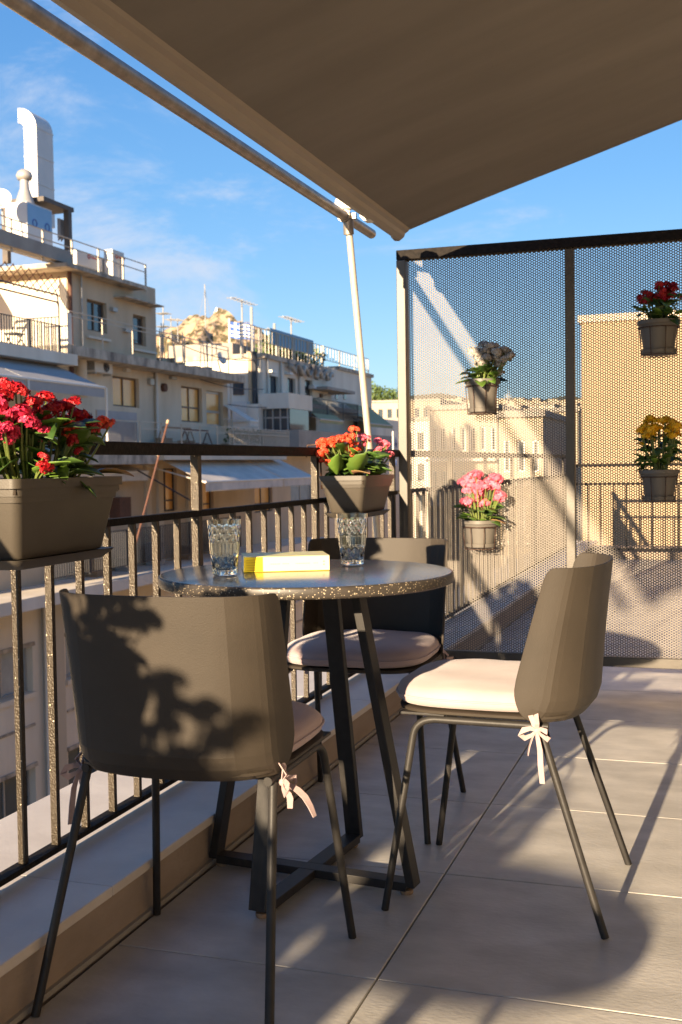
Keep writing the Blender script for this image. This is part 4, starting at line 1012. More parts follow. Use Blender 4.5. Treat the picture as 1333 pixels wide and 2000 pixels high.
# satellite dish on that roof
def dish(px, py, X, r, label, facing=(0.3, -1, 0.35)):
    p = FX(px, py, X); d = Vector(facing).normalized(); t = thing('satellite_dish', label, 'satellite dish', (p.x, p.y, p.z-0.8))
    a = d.cross(Vector((0, 0, 1))).normalized(); b = a.cross(d); vs = []; fs = []
    for i in range(6):
        rr = r*i/5; q = 0.25*rr*rr/r
        for j in range(20):
            u = 2*math.pi*j/20; vs.append(p+a*rr*math.cos(u)+b*rr*math.sin(u)+d*q)
    for i in range(5):
        for j in range(20): fs.append((i*20+j, i*20+(j+1) % 20, (i+1)*20+(j+1) % 20, (i+1)*20+j))
    k0 = len(vs); vs += [v-d*0.02 for v in vs]; fs += [tuple(k0+q for q in reversed(f)) for f in fs]
    MB().add(vs, fs).build('dish', M['acwhite'], t, smooth=True)
    MB().tube([p, p-d*0.2, Vector((p.x, p.y+0.1, p.z-0.8))], 0.03, 6).build('mast', M['alu'], t)
    MB().tube([p-b*r*0.9, p+d*r*0.7], 0.015, 5).build('feed_arm', M['alu'], t)
dish(432, 700, XF-1.0, 0.30, 'satellite dish on the beige block in front of the rocky hill', (1.0, -.25, .35))
dish(2, 390, XF-1.2, 0.34, 'satellite dish on the roof at the left edge of the photo', (0.5, -1, 0.3))
# air conditioner units
def ac(px0, py0, px1, py1, X, label, fan=True, logo=False):
    A, B = FX(px0, py0, X), FX(px1, py1, X); B = Vector((B.x, B.y, FX(px0, py1, X).z)); t = thing('air_conditioner', label, 'air conditioner', (X, (A.y+B.y)/2, B.z), 'air conditioners on the beige block')
    MB().box(X-0.35, X, A.y, B.y, B.z, A.z).build('casing', M['acwhite'], t, bevel=0.02)
    if fan:
        cy, cz, r = A.y+(B.y-A.y)*0.62, (A.z+B.z)/2, (A.z-B.z)*0.40
        mb = MB()
        for rr in (r, r*.75, r*.5, r*.25): mb.tube([(X+0.012, cy+rr*math.cos(i*math.pi/12), cz+rr*math.sin(i*math.pi/12)) for i in range(24)], 0.012, 4, closed=True)
        mb.tube([(X+0.012, cy-r, cz), (X+0.012, cy+r, cz)], .01, 4); mb.tube([(X+0.012, cy, cz-r), (X+0.012, cy, cz+r)], .01, 4)
        mb.build('fan_guard', M['acdark'], t)
        mb = MB()
        for k in range(7): mb.box(X-0.33, X-0.03, A.y-0.006, A.y-0.001, B.z+0.08+k*(A.z-B.z-0.14)/7, B.z+0.10+k*(A.z-B.z-0.14)/7)
        mb.build('side_louvre', M['acdark'], t)
    MB().box(X-0.34, X-0.02, A.y+0.05, A.y+0.1, B.z-0.06, B.z).build('foot', M['alu'], t)
    MB().box(X-0.34, X-0.02, B.y-0.1, B.y-0.05, B.z-0.06, B.z).build('foot', M['alu'], t)
    if logo:
        mb = MB(); cy, cz = A.y+(B.y-A.y)*0.35, A.z-(A.z-B.z)*0.22
        mb.tube([(X+0.004, cy+.07*math.cos(i*math.pi/8), cz+.07*math.sin(i*math.pi/8)) for i in range(16)], 0.018, 4, closed=True)
        mb.build('red_ring_mark', M['redpaint'], t)
        mb = MB()
        for i in range(5): mb.box(X+.001, X+0.006, cy+.16+.09*i, cy+.22+.09*i, cz-.035, cz+.035)
        mb.build('red_lettering', M['redpaint'], t)
    return t
ac(186, 701, 221, 726, XF+0.42, 'wall mounted air conditioner with round fan under the stained balcony slab')
ac(150, 487, 216, 516, XF-.4, 'long white unit with red markings on the roof', fan=False, logo=True)
ac(220, 486, 244, 540, XF+.0, 'narrow white unit with red mark at the right of the long one', fan=False, logo=True)
# roof machinery
t = thing('exhaust_duct', 'tall bent sheet metal exhaust duct rising from the roof', 'duct', (XF-3, 36, FX(75, 400, XF-2).z))
Xd = XF-2.0; A = FX(75, 400, Xd); B = FX(107, 400, Xd); zt1 = FX(75, 250, Xd).z; y0d, y1d = A.y, B.y
x1d = Xd; x0d = ony(49, 330, y0d).x; wd_ = x1d-x0d
MB().box(x0d, x1d, y0d, y1d, A.z-0.6, zt1).build('shaft', M['duct'], t)
rc_ = wd_*1.15; n_ = 12
cxx, czz = x0d-0.22, zt1; ri = 0.22; ro = ri+wd_
vs = []; fs = []
for i in range(n_+1):
    a = R(90*i/n_)
    for r_ in (ri, ro):
        for yy in (y0d, y1d): vs.append((cxx+r_*math.cos(a), yy, czz+r_*math.sin(a)))
for i in range(n_):
    a = 4*i; fs += [(a, a+2, a+6, a+4), (a+1, a+5, a+7, a+3), (a, a+4, a+5, a+1), (a+2, a+3, a+7, a+6)]
fs.append((4*n_, 4*n_+2, 4*n_+3, 4*n_+1))
MB().add(vs, fs).build('elbow', M['duct'], t)
for q in (0.0, 0.36, 0.72):
    z_ = zt1-(zt1-A.z)*q; MB().box(x0d-0.015, x1d+0.015, y0d-0.015, y1d+0.015, z_-0.02, z_+0.02).build('flange', M['duct'], t)
t = thing('ventilation_box', 'sheet metal fan housing with blue side panel and round marks', 'ventilation box', (XF-1.4, 34.5, FX(53, 500, XF-.9).z))
Xv = XF-0.9; A = FX(53, 393, Xv); B = FX(104, 480, Xv); x0v = ony(12, 440, A.y).x
zb0 = FX(53, 482, Xv).z
MB().box(x0v, Xv-0.01, A.y, B.y, zb0, A.z).build('housing', M['duct'], t)
MB().box(Xv-0.009, Xv, A.y+0.03, B.y-0.03, zb0+0.75, A.z-0.04).build('blue_panel', M['bluebox'], t)
for f in (0.28, 0.78):
    cy = A.y+(B.y-A.y)*f; cz = A.z-0.62
    MB().tube([(Xv+0.004, cy+.12*math.cos(i*math.pi/8), cz+.12*math.sin(i*math.pi/8)) for i in range(16)], 0.02, 4, closed=True).build('round_mark', M['bluepaint'], t)
cxv = (x0v+Xv)/2; cyv = A.y+0.5; zc0 = A.z
o = MB().lathe([(0.34, 0), (0.15, 0.55), (0.14, 0.85)], (cxv, cyv, zc0), 20).build('cone', M['alu'], t); smooth_angle(o)
o = MB().lathe([(0.0, 0.80), (0.22, 0.83), (0.27, 0.95), (0.22, 1.08), (0.10, 1.16), (0.0, 1.17)], (cxv, cyv, zc0), 20, caps=False).build('cowl', M['alu'], t, smooth=True)
t = thing('steel_canopy', 'rusty steel platform on a post beside the duct', 'canopy', (XF-1, 38, FX(143, 500, XF-.8).z))
p0, p1 = FX(86, 402, XF-.8), FX(145, 412, XF-.8)
MB().box(XF-2.6, XF-0.8, p0.y, p1.y, p1.z-0.05, p1.z+0.10).build('deck', M['steel'], t)
q0 = FX(139, 498, XF-.8); MB().box(XF-1.0, XF-0.8, p1.y-0.35, p1.y-0.15, q0.z-0.4, p1.z-0.05).build('post', M['steel'], t)
MB().box(XF-2.5, XF-2.3, p0.y+0.1, p0.y+0.3, q0.z-0.4, p1.z-0.05).build('post', M['steel'], t)
t = thing('cloth_bundle', 'grey cloth hanging under the steel platform', 'cloth', FX(122, 480, XF-1.2))
p0 = FX(113, 426, XF-1.2); p1 = FX(127, 470, XF-1.2); mb = MB(); pts = []
for k in range(9): pts.append((XF-1.2+0.08*math.sin(k*1.9), p0.y+(p1.y-p0.y)*k/8))
vs = [(x, y, p0.z) for x, y in pts]+[(x*1.0, y, p1.z+0.1*math.sin(i*2)) for i, (x, y) in enumerate(pts)]; k = len(pts)
vs += [(a-.02, b, c) for a, b, c in vs]
fs = [(i, i+1, k+i+1, k+i) for i in range(k-1)]+[(2*k+i, 3*k+i, 3*k+i+1, 2*k+i+1) for i in range(k-1)]
mb.add(vs, fs); mb.build('cloth', M['awngrey'], t)
# left grey awning under the black balcony
w0 = FX(112, 697, XF+0.1); w1 = FX(203, 758, XF+2.3); w2 = FX(-120, 700, XF+2.3)
awning(B1, XF+0.1, FX(0, 686, XF+.1).z, XF+2.4, FX(203, 757, XF+2.4).z, FX(52, 740, XF+2.4).y, FX(204, 757, XF+2.4).y, M['awngrey'], val=0.30, scallop=False)
awning(B1, XF+0.1, FX(0, 686, XF+.1).z, XF+2.4, FX(203, 757, XF+2.4).z, FX(-160, 740, XF+2.4).y, FX(50, 740, XF+2.4).y, M['awngrey'], val=0.30, scallop=False)
mb = MB()
for px in (56, 208):
    q = FX(px, 760, XF+2.4); mb.tube([(q.x, q.y, FX(203, 757, XF+2.4).z), (q.x, q.y, FX(190, 888, XF+1.6).z)], 0.035, 6)
mb.build('awning_post', M['whitepl'], B1)
# bent ventilation pipe on the wall
p = FX(160, 705, XF+0.25); mb = MB(); mb.tube([(p.x, p.y, p.z-1.2), (p.x, p.y, p.z), (p.x, p.y-0.15, p.z+0.25), (p.x, p.y-0.5, p.z+0.32)], 0.17, 10)
mb.build('vent_pipe', M['beige2'], B1, smooth=True)
q = FX(250, 722, XF+.12); MB().box(XF, XF+.16, q.y-.15, q.y+.15, q.z-.08, q.z+.12).build('wall_lamp', M['acwhite'], B1)
q = FX(320, 757, XF+.05); MB().tube([(XF, q.y, q.z), (XF+.15, q.y, q.z)], 0.16, 12).build('round_vent', M['rust'], B1)
# glazed railing panels of the mid terrace
fbox(B1, 'parapet', M['awngrey'], 190, 800, 268, 822, XF+1.3, XF+1.36)
zt3 = FX(190, 886, XF+1.6).z
MB().box(XF-10, XF+1.7, FX(-160, 880, XF+1.6).y, FX(301, 900, XF+1.6).y, zt3-0.34, zt3).build('terrace_slab', M['stain'], B1)
MB().box(XF-10, XF+2.0, FX(301, 900, XF+1.6).y, FX(560, 880, XF+2.0).y, zt3-0.2, zt3-0.02).build('terrace_slab', M['beige2'], B1)
frail(B1, XF+1.62, 212, 888, 268, 888, 1.1, M['awngrey'], sp=0.10, r=0.02, rails=(1.0, 0.05), posts=1.2)
frail(B1, XF+1.9, 275, 884, 565, 884, 1.05, M['palerail'], sp=0.0, rails=(1.0, 0.78), posts=1.5, pr=0.02)
frail(B1, XF+1.85, 448, 884, 565, 884, 0.95, M['palerail'], sp=0.11, r=0.012, rails=(0.98, 0.05), posts=0)
# iron table frames and ladders left on the terrace
def trestle(px, y_off, label, w=1.3, h=0.95, m='wood'):
    q = FX(px, 880, XF+1.0); x, y, z = XF+1.0, q.y, zt3; t = thing('trestle', label, 'trestle', (x, y, z), 'metal trestles on the terrace')
    for yy in (y, y+w):
        mb = MB(); mb.tube([(x-0.3, yy-.12, z), (x, yy, z+h)], .025, 5); mb.tube([(x+0.3, yy+.12, z), (x, yy, z+h)], .025, 5); mb.build('leg', M[m], t)
    mb = MB(); mb.box(x-.05, x+.05, y, y+w, z+h-.03, z+h+.03); mb.box(x-.02, x+.02, y, y+w, z+h*.45, z+h*.45+.04); mb.build('top_rail', M[m], t)
trestle(318, 0, 'brown trestle nearest the pilaster on the mid terrace', 2.3, 1.0, 'wood')
trestle(362, 0, 'slender trestle below the two tan windows', 2.0, 0.95, 'rust')
# rusty pole leaning across
p0 = FX(262, 1075, XF+6.5); p1 = FX(327, 828, XF+6.5); t = thing('leaning_pole', 'rusty red pole leaning in front of the beige block', 'pole', p0)
MB().tube([p0, p1], 0.026, 8).build('shaft', M['rust'], t); MB().tube([p1, p1+(p1-p0)*0.03], 0.038, 8).build('tip', M['tan'], t)
# lower storey below the terrace with big cream awnings
zl = FX(190, 903, XF+1.6).z; zl2 = FX(0, 1058, XF+0.5).z-1.3
h3 = [(311, 915, 347, 997, dict(frame='darkrail', pane='panegold', mull=1, trans=.25)), (396, 935, 418, 1000, dict(frame='darkrail', pane='panegold', mull=0, trans=.25)), (497, 935, 533, 998, dict(frame='darkrail', pane='panegold', mull=1, trans=.25)),
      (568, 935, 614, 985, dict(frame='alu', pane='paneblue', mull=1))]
y0w = FX(-160, 900).y; A = FX(628, 900)
mb = MB()
facade(B1, XF+.28, -160, 850, 640, 900, h3, M['beige'], thick=10, full_bottom=FX(180, 1145).z)
for px in (268, 292, 350): MB().box(XF+.282, XF+.40, FX(px, 950).y, FX(px+9, 950).y, FX(180, 1145).z, zt3-.35).build('pilaster', M['beige2'], B1)
ya_, yb_ = FX(402, 942, XF+3.0).y, FX(553, 935, XF+3.0).y; zf = FX(480, 938, XF+3.0).z
awning(B1, XF+0.15, zf+1.35, XF+3.0, zf, ya_, yb_, M['awnwhite'], val=0.30)
awning(B1, XF+0.15, zf+1.35, XF+3.0, zf, yb_+0.15, FX(616, 932, XF+3.0).y, M['awnwhite'], val=0.30)
awning(B1, XF+0.15, FX(200, 915, XF+.15).z+.15, XF+1.0, FX(240, 922, XF+1.0).z, FX(-50, 920, XF+1).y, FX(290, 930, XF+1.0).y, M['awnwhite'], val=0.28)
q0, q1 = FX(268, 918, XF+1.0), FX(372, 977, XF+2.6)
MB().tube([q0, q1], 0.03, 6).build('awning_arm', M['darkrail'], B1)
fbox(B1, 'wooden_cupboard', M['rust'], 234, 972, 257, 1010, XF+0.3, XF+0.7)
for px in (300, 446): MB().tube([(XF+.12, FX(px, 720).y, zfl), (XF+.12, FX(px, 720).y, zt2-.1)], .05, 6).build('drain_pipe', M['acwhite'], B1)
q = FX(156, 600); MB().tube([(XF+.08, q.y, Zs), (XF+.08, q.y, Zr-.3)], .035, 5).build('conduit', M['alu'], B1)
for (xa, ya, xb, yb) in ((330, 735, 340, 742), (288, 740, 296, 752), (215, 600, 224, 610), (240, 640, 250, 650)):
    p, q = FX(xa, ya), FX(xb, yb); MB().box(XF+.002, XF+.14, p.y, q.y, q.z, p.z).build('meter_box', M['alu'], B1)
for xa in (168, 258):
    p, q = FX(xa, 655 if xa < 200 else 680), FX(xa+44, 655 if xa < 200 else 680); MB().box(XF+.001, XF+.12, p.y, q.y, p.z-.08, p.z).build('window_sill', M['white_r'], B1)
# plants and pots terrace, dark fine railing and pale ledge
zk = FX(180, 1142, XF+2.0).z
MB().box(XF-10, XF+2.1, FX(-160, 1140, XF+2).y, FX(640, 1060, XF+2.0).y, zk-0.35, zk).build('terrace_slab', M['white_r'], B1)
frail(B1, XF+1.6, 95, 1136, 470, 1060, 1.25, M['darkrail'], sp=0.13, r=0.012, rails=(1.0, 0.06), posts=2.2, pr=0.03)
g = random.Random(9)
for k in range(5):
    y = FX(180+60*k, 1100, XF+.8).y; MB().box(XF+.5, XF+1.0, y, y+.5, zk, zk+g.uniform(.3, .9)).build('storage_box', g.choice([M['alu'], M['wood'], M['awngrey']]), B1)
# lower facade, close grid of shutters and windows
hz = []
yy0 = 1178
for c0, c1 in ((-190, -70), (-60, 70)):
    for r0, r1, st in ((1045, 1135, dict(frame='alu', pane='curtain', mull=1)), (1262, 1372, dict(frame='alu', pane='paneblue', mull=1)), (1520, 1640, dict(frame='alu', pane='pane', mull=1))):
        hz.append((c0, r0+8, c1, r1-8, st))
def facade2():
    X = XF+.25; A = FX(-230, 1140, X); y0, y1 = A.y, FX(640, 1100, X).y; z1 = zk-0.351; z0_ = GZ
    hs = []
    rows = [(FX(60, 1262, X).z, FX(60, 1352, X).z, dict(frame='alu', pane='paneblue', mull=1)), (FX(60, 1500, X).z, FX(60, 1600, X).z, dict(frame='alu', pane='pane', mull=1)), (FX(60, 1740, X).z, FX(60, 1860, X).z, dict(frame='alu', pane='pane', mull=1))]
    cols = []; y = y0+0.3; W1 = FX(66, 1300, X).y-FX(-40, 1300, X).y
    y = FX(66, 1300, X).y-W1-0.0
    cols.append((y-W1-0.5, y-0.5)); cols.append((y, y+W1-0.04))
    y = FX(129, 1300, X).y
    while y+2.4 < y1: cols.append((y, y+2.2)); y += 3.3
    for a, b in cols:
        if a < y0: a = y0+0.05
        for zt4, zb4, st in rows: hs.append((a-y0, b-y0, zb4-z0_, zt4-z0_, st))
        hs.append((a-y0, b-y0, FX(60, 1135, X).z-z0_ , z1-z0_-0.12, dict(frame='alu', pane='curtain', mull=1)))
    mb = MB(); wall_holes(mb, (X, y0, z0_), (0, 1, 0), (0, 0, 1), (1, 0, 0), y1-y0, z1-z0_, hs, 0.3)
    mb.quad((X-9, y0, z0_), (X, y0, z0_), (X, y0, z1), (X-9, y0, z1))
    mb.build('lower_wall', M['white_r'], B1)
    for h in hs: window(B1, (X, y0, z0_), (0, 1, 0), (1, 0, 0), h, 0.3, **h[4])
    # sills and panel bands
    for a, b in cols:
        for zt4, zb4, st in rows:
            MB().box(X, X+0.10, a-.05, b+.05, zb4-0.16, zb4-0.002).build('sill', M['white_r'], B1)
            MB().box(X, X+0.07, a-.05, b+.05, zt4+0.004, zt4+0.12).build('lintel', M['stain'], B1)
            MB().box(X, X+0.05, a, b, zb4-1.05, zb4-0.98).build('panel_strip', M['stain'], B1)
    MB().box(X, X+0.30, FX(70, 1300).y, FX(98, 1300).y, z0_, z1).build('column', M['alu'], B1)
    MB().tube([(X+0.2, FX(68, 1300).y-.05, z0_), (X+0.2, FX(68, 1300).y-.05, z1)], 0.05, 8).build('drain_pipe', M['acwhite'], B1)
facade2()
# folding chair on the black balcony
q = FX(30, 668, XF+.6); t = thing('folding_chair', 'black folding chair on the balcony with black bars', 'chair', (q.x, q.y, bz)); X_, Y_, Z_ = q.x, q.y, bz
mb = MB(); mb.box(X_-.2, X_+.2, Y_-.25, Y_+.2, Z_+.42, Z_+.46); mb.build('seat', M['darkrail'], t)
mb = MB(); mb.box(X_-.2, X_+.2, Y_+.36, Y_+.39, Z_+.62, Z_+.70); mb.box(X_-.2, X_+.2, Y_+.40, Y_+.43, Z_+.82, Z_+.90); mb.build('backrest', M['darkrail'], t)
for s_ in (-.2, .2):
    MB().tube([(X_+s_, Y_-.25, Z_), (X_+s_, Y_+.42, Z_+.92)], .018, 5).build('leg', M['darkrail'], t); MB().tube([(X_+s_, Y_+.3, Z_), (X_+s_, Y_-.2, Z_+.44)], .018, 5).build('leg', M['darkrail'], t)

# roof and terrace clutter of the beige block
g = random.Random(31)
for k, (px, X_, w, h, m_) in enumerate(((452, -1.2, .9, .9, 'white_r'), (466, -2.2, 1.2, 1.3, 'concrete'), (340, -3.5, 1.4, 1.2, 'beige'), (372, -4.5, 1.8, 1.5, 'stain'), (402, -4.0, 1.5, 1.3, 'cream'))):
    p = FX(px, 700, XF+X_)
    if p.y < FX(481, 743, XF+1).y: MB().box(XF+X_-1, XF+X_, p.y, p.y+w, s0.z, s0.z+h*.8).build('roof_hut', M[m_], B1)
for k in range(6):
    y = FX(235+42*k, 880, XF+.6).y; MB().box(XF+.3, XF+.3+g.uniform(.3, .7), y, y+g.uniform(.3, .8), zt3, zt3+g.uniform(.3, .8)).build('terrace_box', M[g.choice(['alu', 'wood', 'awngrey', 'tan'])], B1)
for k, (pa, pb) in enumerate((((318, 655), (512, 702)), ((306, 700), (515, 760)), ((447, 790), (640, 770)))):
    a_, b_3 = FX(*pa, XF+.3), FX(*pb, XF+.2); pts = [a_.lerp(b_3, q/10)-Vector((0, 0, .9*(1-(q/5-1)**2)*.4)) for q in range(11)]
    tag(MB().tube(pts, .018, 4).build('cable', M['darkrail']), ['sagging cable from the penthouse corner to the white block', 'second cable below the roof edge of the beige block', 'cable crossing in front of the terraces'][k], 'cable')
for k, px in enumerate((455, 470, 486, 500)):
    p = FX(px, 838, XF+1.2); pt = thing('terrace_plant', ['potted shrub nearest the beige wall on the corner terrace', 'second potted shrub on the corner terrace', 'yellow green shrub in the box on the corner terrace', 'last potted shrub at the end of the corner terrace'][k], 'plant', (p.x, p.y, zt3), 'potted shrubs on the corner terrace')
    MB().lathe([(.16, 0), (.22, .35), (.24, .38)], (p.x, p.y, zt3), 12).build('pot', M['darkrail'], pt)
    g2 = random.Random(k); mb = MB()
    for i in range(110):
        d = Vector((g2.gauss(0, 1), g2.gauss(0, 1), g2.gauss(0, 1))).normalized()*.42*g2.uniform(.3, 1); a = Vector((g2.uniform(-1, 1), g2.uniform(-1, 1), g2.uniform(-1, 1))).normalized()*.08; b = a.cross(Vector((g2.random(), g2.random(), 1))).normalized()*.06
        q = Vector((p.x, p.y, zt3+.75))+d; mb.add([q-a, q+b, q+a, q-b], [(0, 1, 2, 3)])
    mb.build('foliage', M['bush'], pt)

# ---------------- white building with green awnings
B2 = thing('white_apartment_building', 'white flat roofed apartment block with two green awnings beyond the beige block', 'building', (XF, 56, GZ))
y0b = FX(513, 700).y; z1b = FX(513, 699).z; z0b = FX(565, 796).z; y1b = FX(640, 740).y
hs = [(527, 733, 545, 771, dict(frame='darkrail', pane='pane', mull=0)), (562, 737, 578, 772, dict(frame='darkrail', pane='pane', mull=0)), (596, 741, 611, 774, dict(frame='brown', pane='pane', mull=0)), (624, 768, 632, 778, dict(frame='brown', pane='panered', mull=0, fw=.02))]
facade(B2, XF, 513, 699, 641, 800, hs, M['white_r'], thick=12, full_bottom=z0b)
# end face window
p0, p1 = ony(456, 749, y0b-.01), ony(477, 771, y0b-.01)
MB().box(p0.x, p1.x, y0b-.06, y0b-.005, p1.z, p0.z).build('window', M['pane'], B2)
mb = MB(); mb.box(p0.x-.1, p1.x+.4, y0b-.7, y0b-.01, p1.z-1.3, p1.z-.35); mb.build('air_unit_shelf', M['acwhite'], B2)
for px, m_ in ((489, 'tan'), (497, 'darkrail')):
    p = ony(px, 700, y0b-.12); MB().tube([(p.x, y0b-.12, z0b-2), (p.x, y0b-.12, z1b+.3)], .12, 8).build('pipe', M[m_], B2)
fbox(B2, 'roof_coping', M['stain'], 510, 697, 642, 742, XF-12, XF+0.12) if False else None
MB().box(XF-12, XF+0.15, y0b-.1, y1b+.2, z1b, z1b+0.22).build('roof_coping', M['stain'], B2)
# lower part with loggia
z0c = FX(640, 1000).z
hs = [(519, 797, 561, 838, dict(frame='alu', pane='pane', mull=3, trans=.5, fw=.04)), (577, 805, 588, 848, dict(frame='darkrail', pane='pane', mull=0)), (598, 806, 618, 850, dict(frame='alu', pane='curtain', mull=1)), (690, 812, 712, 850, dict(frame='brown', pane='pane', mull=0))]
y0l = FX(440, 800, XF).y
A2 = FX(800, 860)
def low():
    X = XF+.0; y0, y1 = FX(505, 800).y, FX(790, 860).y; hh = []
    for h in hs:
        p, q = FX(h[0], h[1], X), FX(h[2], h[3], X); hh.append((p.y-y0, q.y-y0, q.z-GZ, min(p.z, z0b-.05)-GZ, h[4]))
    mb = MB(); wall_holes(mb, (X, y0, GZ), (0, 1, 0), (0, 0, 1), (1, 0, 0), y1-y0, z0b-GZ-.002, hh, .5)
    mb.quad((X-12, y0, GZ), (X, y0, GZ), (X, y0, z0b), (X-12, y0, z0b)); mb.quad((X, y1, GZ), (X-12, y1, GZ), (X-12, y1, z0b), (X, y1, z0b))
    mb.quad((X, y0, z0b), (X, y1, z0b), (X-12, y1, z0b), (X-12, y0, z0b)); mb.build('wall', M['white_r'], B2)
    for h in hh: window(B2, (X, y0, GZ), (0, 1, 0), (1, 0, 0), h, .5, **h[4])
low()
Yb = y0b-.25
pb0, pb1, pb2 = ony(505, 769, Yb), ony(565, 797, Yb), ony(562, 840, Yb+.2)
MB().box(pb0.x, pb1.x, Yb, Yb+3.2, pb1.z, pb0.z).build('balcony_parapet', M['white_r'], B2)
MB().box(pb0.x, pb1.x-.06, Yb+.25, Yb+2.8, pb2.z, pb1.z-.002).build('loggia_glazing', M['pane'], B2)
for k in range(4):
    x = pb0.x+.25+(pb1.x-.4-pb0.x)*k/3; MB().box(x-.03, x+.03, Yb+.19, Yb+.25, pb2.z, pb1.z-.004).build('mullion', M['alu'], B2)
MB().box(pb0.x, pb1.x-.07, Yb+.18, Yb+.188, (pb1.z*.55+pb2.z*.45), (pb1.z*.55+pb2.z*.45)+.07).build('transom', M['alu'], B2)
MB().box(pb0.x, pb1.x+.5, Yb-.1, FX(780, 850, XF+1.6).y, pb2.z-.9, pb2.z-.004).build('balcony_parapet', M['concrete'], B2)
MB().box(XF+.002, XF+.8, Yb+3.22, FX(722, 795, XF+1.2).y, z0b+.01, z0b+.22).build('balcony_slab', M['concrete'], B2)
def slope_awning(corners, m, X0, X1, par):
    """corners px: wall-top-left, wall-top-right, front-right, front-left"""
    a, b = onx(*corners[0], X0), onx(*corners[1], X0); d = ony(*corners[3], a.y); c = ony(*corners[2], b.y)
    z0_ = (a.z+b.z)/2; z1_ = (d.z+c.z)/2; ya, yb = a.y, b.y; X1 = (c.x+d.x)/2
    return awning(par, X0, z0_, X1, z1_, ya, yb, m, val=.18, scallop=False, barm='palerail')
slope_awning([(571, 776), (619, 781), (668, 822), (628, 820)], M['awngreen'], XF+.1, XF+3.6, B2)
slope_awning([(675, 789), (722, 794), (772, 831), (718, 828)], M['awngreen'], XF+.1, XF+4.2, B2)
# ruffled canvas roll along the roof edge
g = random.Random(12); mb = MB(); yy = FX(556, 705).y
pts = []
for k in range(44):
    y = yy+(FX(640, 722).y-yy)*k/43; pts.append((XF+.2+.1*g.random(), y, z1b-.25+.22*math.sin(k*.9)+g.uniform(-.1, .1)))
mb.tube(pts, [g.uniform(.05, .17) for _ in pts], 6); mb.build('rolled_canvas', M['stain'], B2, smooth=True)
# fence and pergola bits on its roof
frail(B2, XF-.4, 472, 700, 629, 722, 1.65, M['palerail'], sp=.45, r=.018, rails=(1., .62, .05), posts=2.4, pr=.035)
MB().box(XF-.43, XF-.425, FX(545, 720).y, FX(628, 722).y, z1b+.9, z1b+1.65).build('netting', M['netting'], B2)
MB().box(XF-6, XF-2.5, FX(455, 700, XF-2.5).y, FX(520, 700, XF-2.5).y, z1b+.2, z1b+1.05).build('stair_house', M['concrete'], B2)
def bush(par, name, c, r, n, seed, m='bush', kind=None, label=None, cat=None, hs=1.0):
    g = random.Random(seed); mb = MB()
    for i in range(n):
        d = Vector((g.gauss(0, 1), g.gauss(0, 1), g.gauss(0, 1))).normalized()*r*g.uniform(.35, 1.0); d.z *= hs
        a = Vector((g.uniform(-1, 1), g.uniform(-1, 1), g.uniform(-1, 1))).normalized()*r*.16; b = a.cross(Vector((g.random(), g.random(), g.random()))).normalized()*r*.13
        p = Vector(c)+d; mb.add([p-a, p+b, p+a, p-b], [(0, 1, 2, 3)])
    o = mb.build(name, M[m], par)
    return o
for k, px in enumerate((528, 545, 562, 580, 597, 612)):
    p = FX(px, 704, XF-1.2); b_ = thing('roof_shrub', ['dry round shrub left of the antenna mast on the white block', 'second shrub along the roof fence of the white block', 'bushy shrub in the middle of the roof fence', 'shrub on the roof above the third dark window', 'reddish shrub near the end of the roof fence', 'last small shrub at the right end of the roof fence'][k], 'shrub', (p.x, p.y, z1b+.2), 'shrubs on the white block roof')
    bush(b_, 'foliage', (p.x, p.y, z1b+.9), .75, 160, 50+k); MB().tube([(p.x, p.y, z1b+.2), (p.x, p.y, z1b+.8)], .05, 5).build('stem', M['wood'], b_)
# small service parts of the white block
for k, px in enumerate((523, 549, 585)):
    p = FX(px, 700, XF+.08); MB().tube([(XF+.08, p.y, z0b+.05), (XF+.08, p.y, z1b)], .05, 6).build('down_pipe', M['alu'], B2)
for (xa, ya, xb, yb) in ((532, 722, 541, 729), (567, 727, 573, 732), (614, 752, 621, 760)):
    p, q = FX(xa, ya, XF+.3), FX(xb, yb, XF+.3); MB().box(XF+.002, XF+.3, p.y, q.y, q.z, p.z).build('air_unit', M['acwhite'], B2)
frail(B2, XF+1.15, 570, 812, 700, 830, 1.0, M['darkrail'], sp=.2, r=.014, rails=(1., .1), posts=2.5)
awning(B2, XF+.1, FX(447, 792, XF+.1).z, XF+1.3, FX(487, 822, XF+1.3).z, FX(449, 820, XF).y+.1, FX(488, 822, XF+1.3).y, M['awnwhite'], val=.2, scallop=False)
# further part of the row
B3 = thing('far_white_building', 'cream end of the street row with sunlit side wall behind the white block', 'building', (XF, 75, GZ))
yb3 = FX(684, 730, XF).y
hs = [(650, 762, 656, 779, dict(frame='darkrail', pane='pane', mull=0)), (670, 762, 676, 780, dict(frame='darkrail', pane='pane', mull=0))]
y0_, y1_ = y1b+.25, FX(723, 740).y+2; z1_ = FX(700, 727).z
mb = MB(); mb.box(XF-12, XF-.5, y0_, y1_, GZ, z1_); mb.build('wall', M['white_r'], B3)
MB().box(XF-12, XF-.4, y0_+3, y1_+.2, z1_, z1_+.2).build('roof_slab', M['stain'], B3)
for (a, b, c, d) in ((655, 760, 660, 780), (671, 760, 676, 780)):
    p, q = FX(a, b, XF-.49), FX(c, d, XF-.49); MB().box(XF-.499, XF-.45, p.y, q.y, q.z, p.z).build('window', M['pane'], B3)
MB().box(XF-.499, XF+.9, FX(640, 760, XF+.9).y, FX(694, 762, XF+.9).y, FX(660, 760, XF+.9).z-.1, FX(660, 760, XF+.9).z+.05).build('canopy', M['concrete'], B3)
frail(B3, XF-.6, 632, 728, 720, 735, 1.5, M['palerail'], sp=.5, r=.015, rails=(1., .5), posts=2.6, pr=.03)
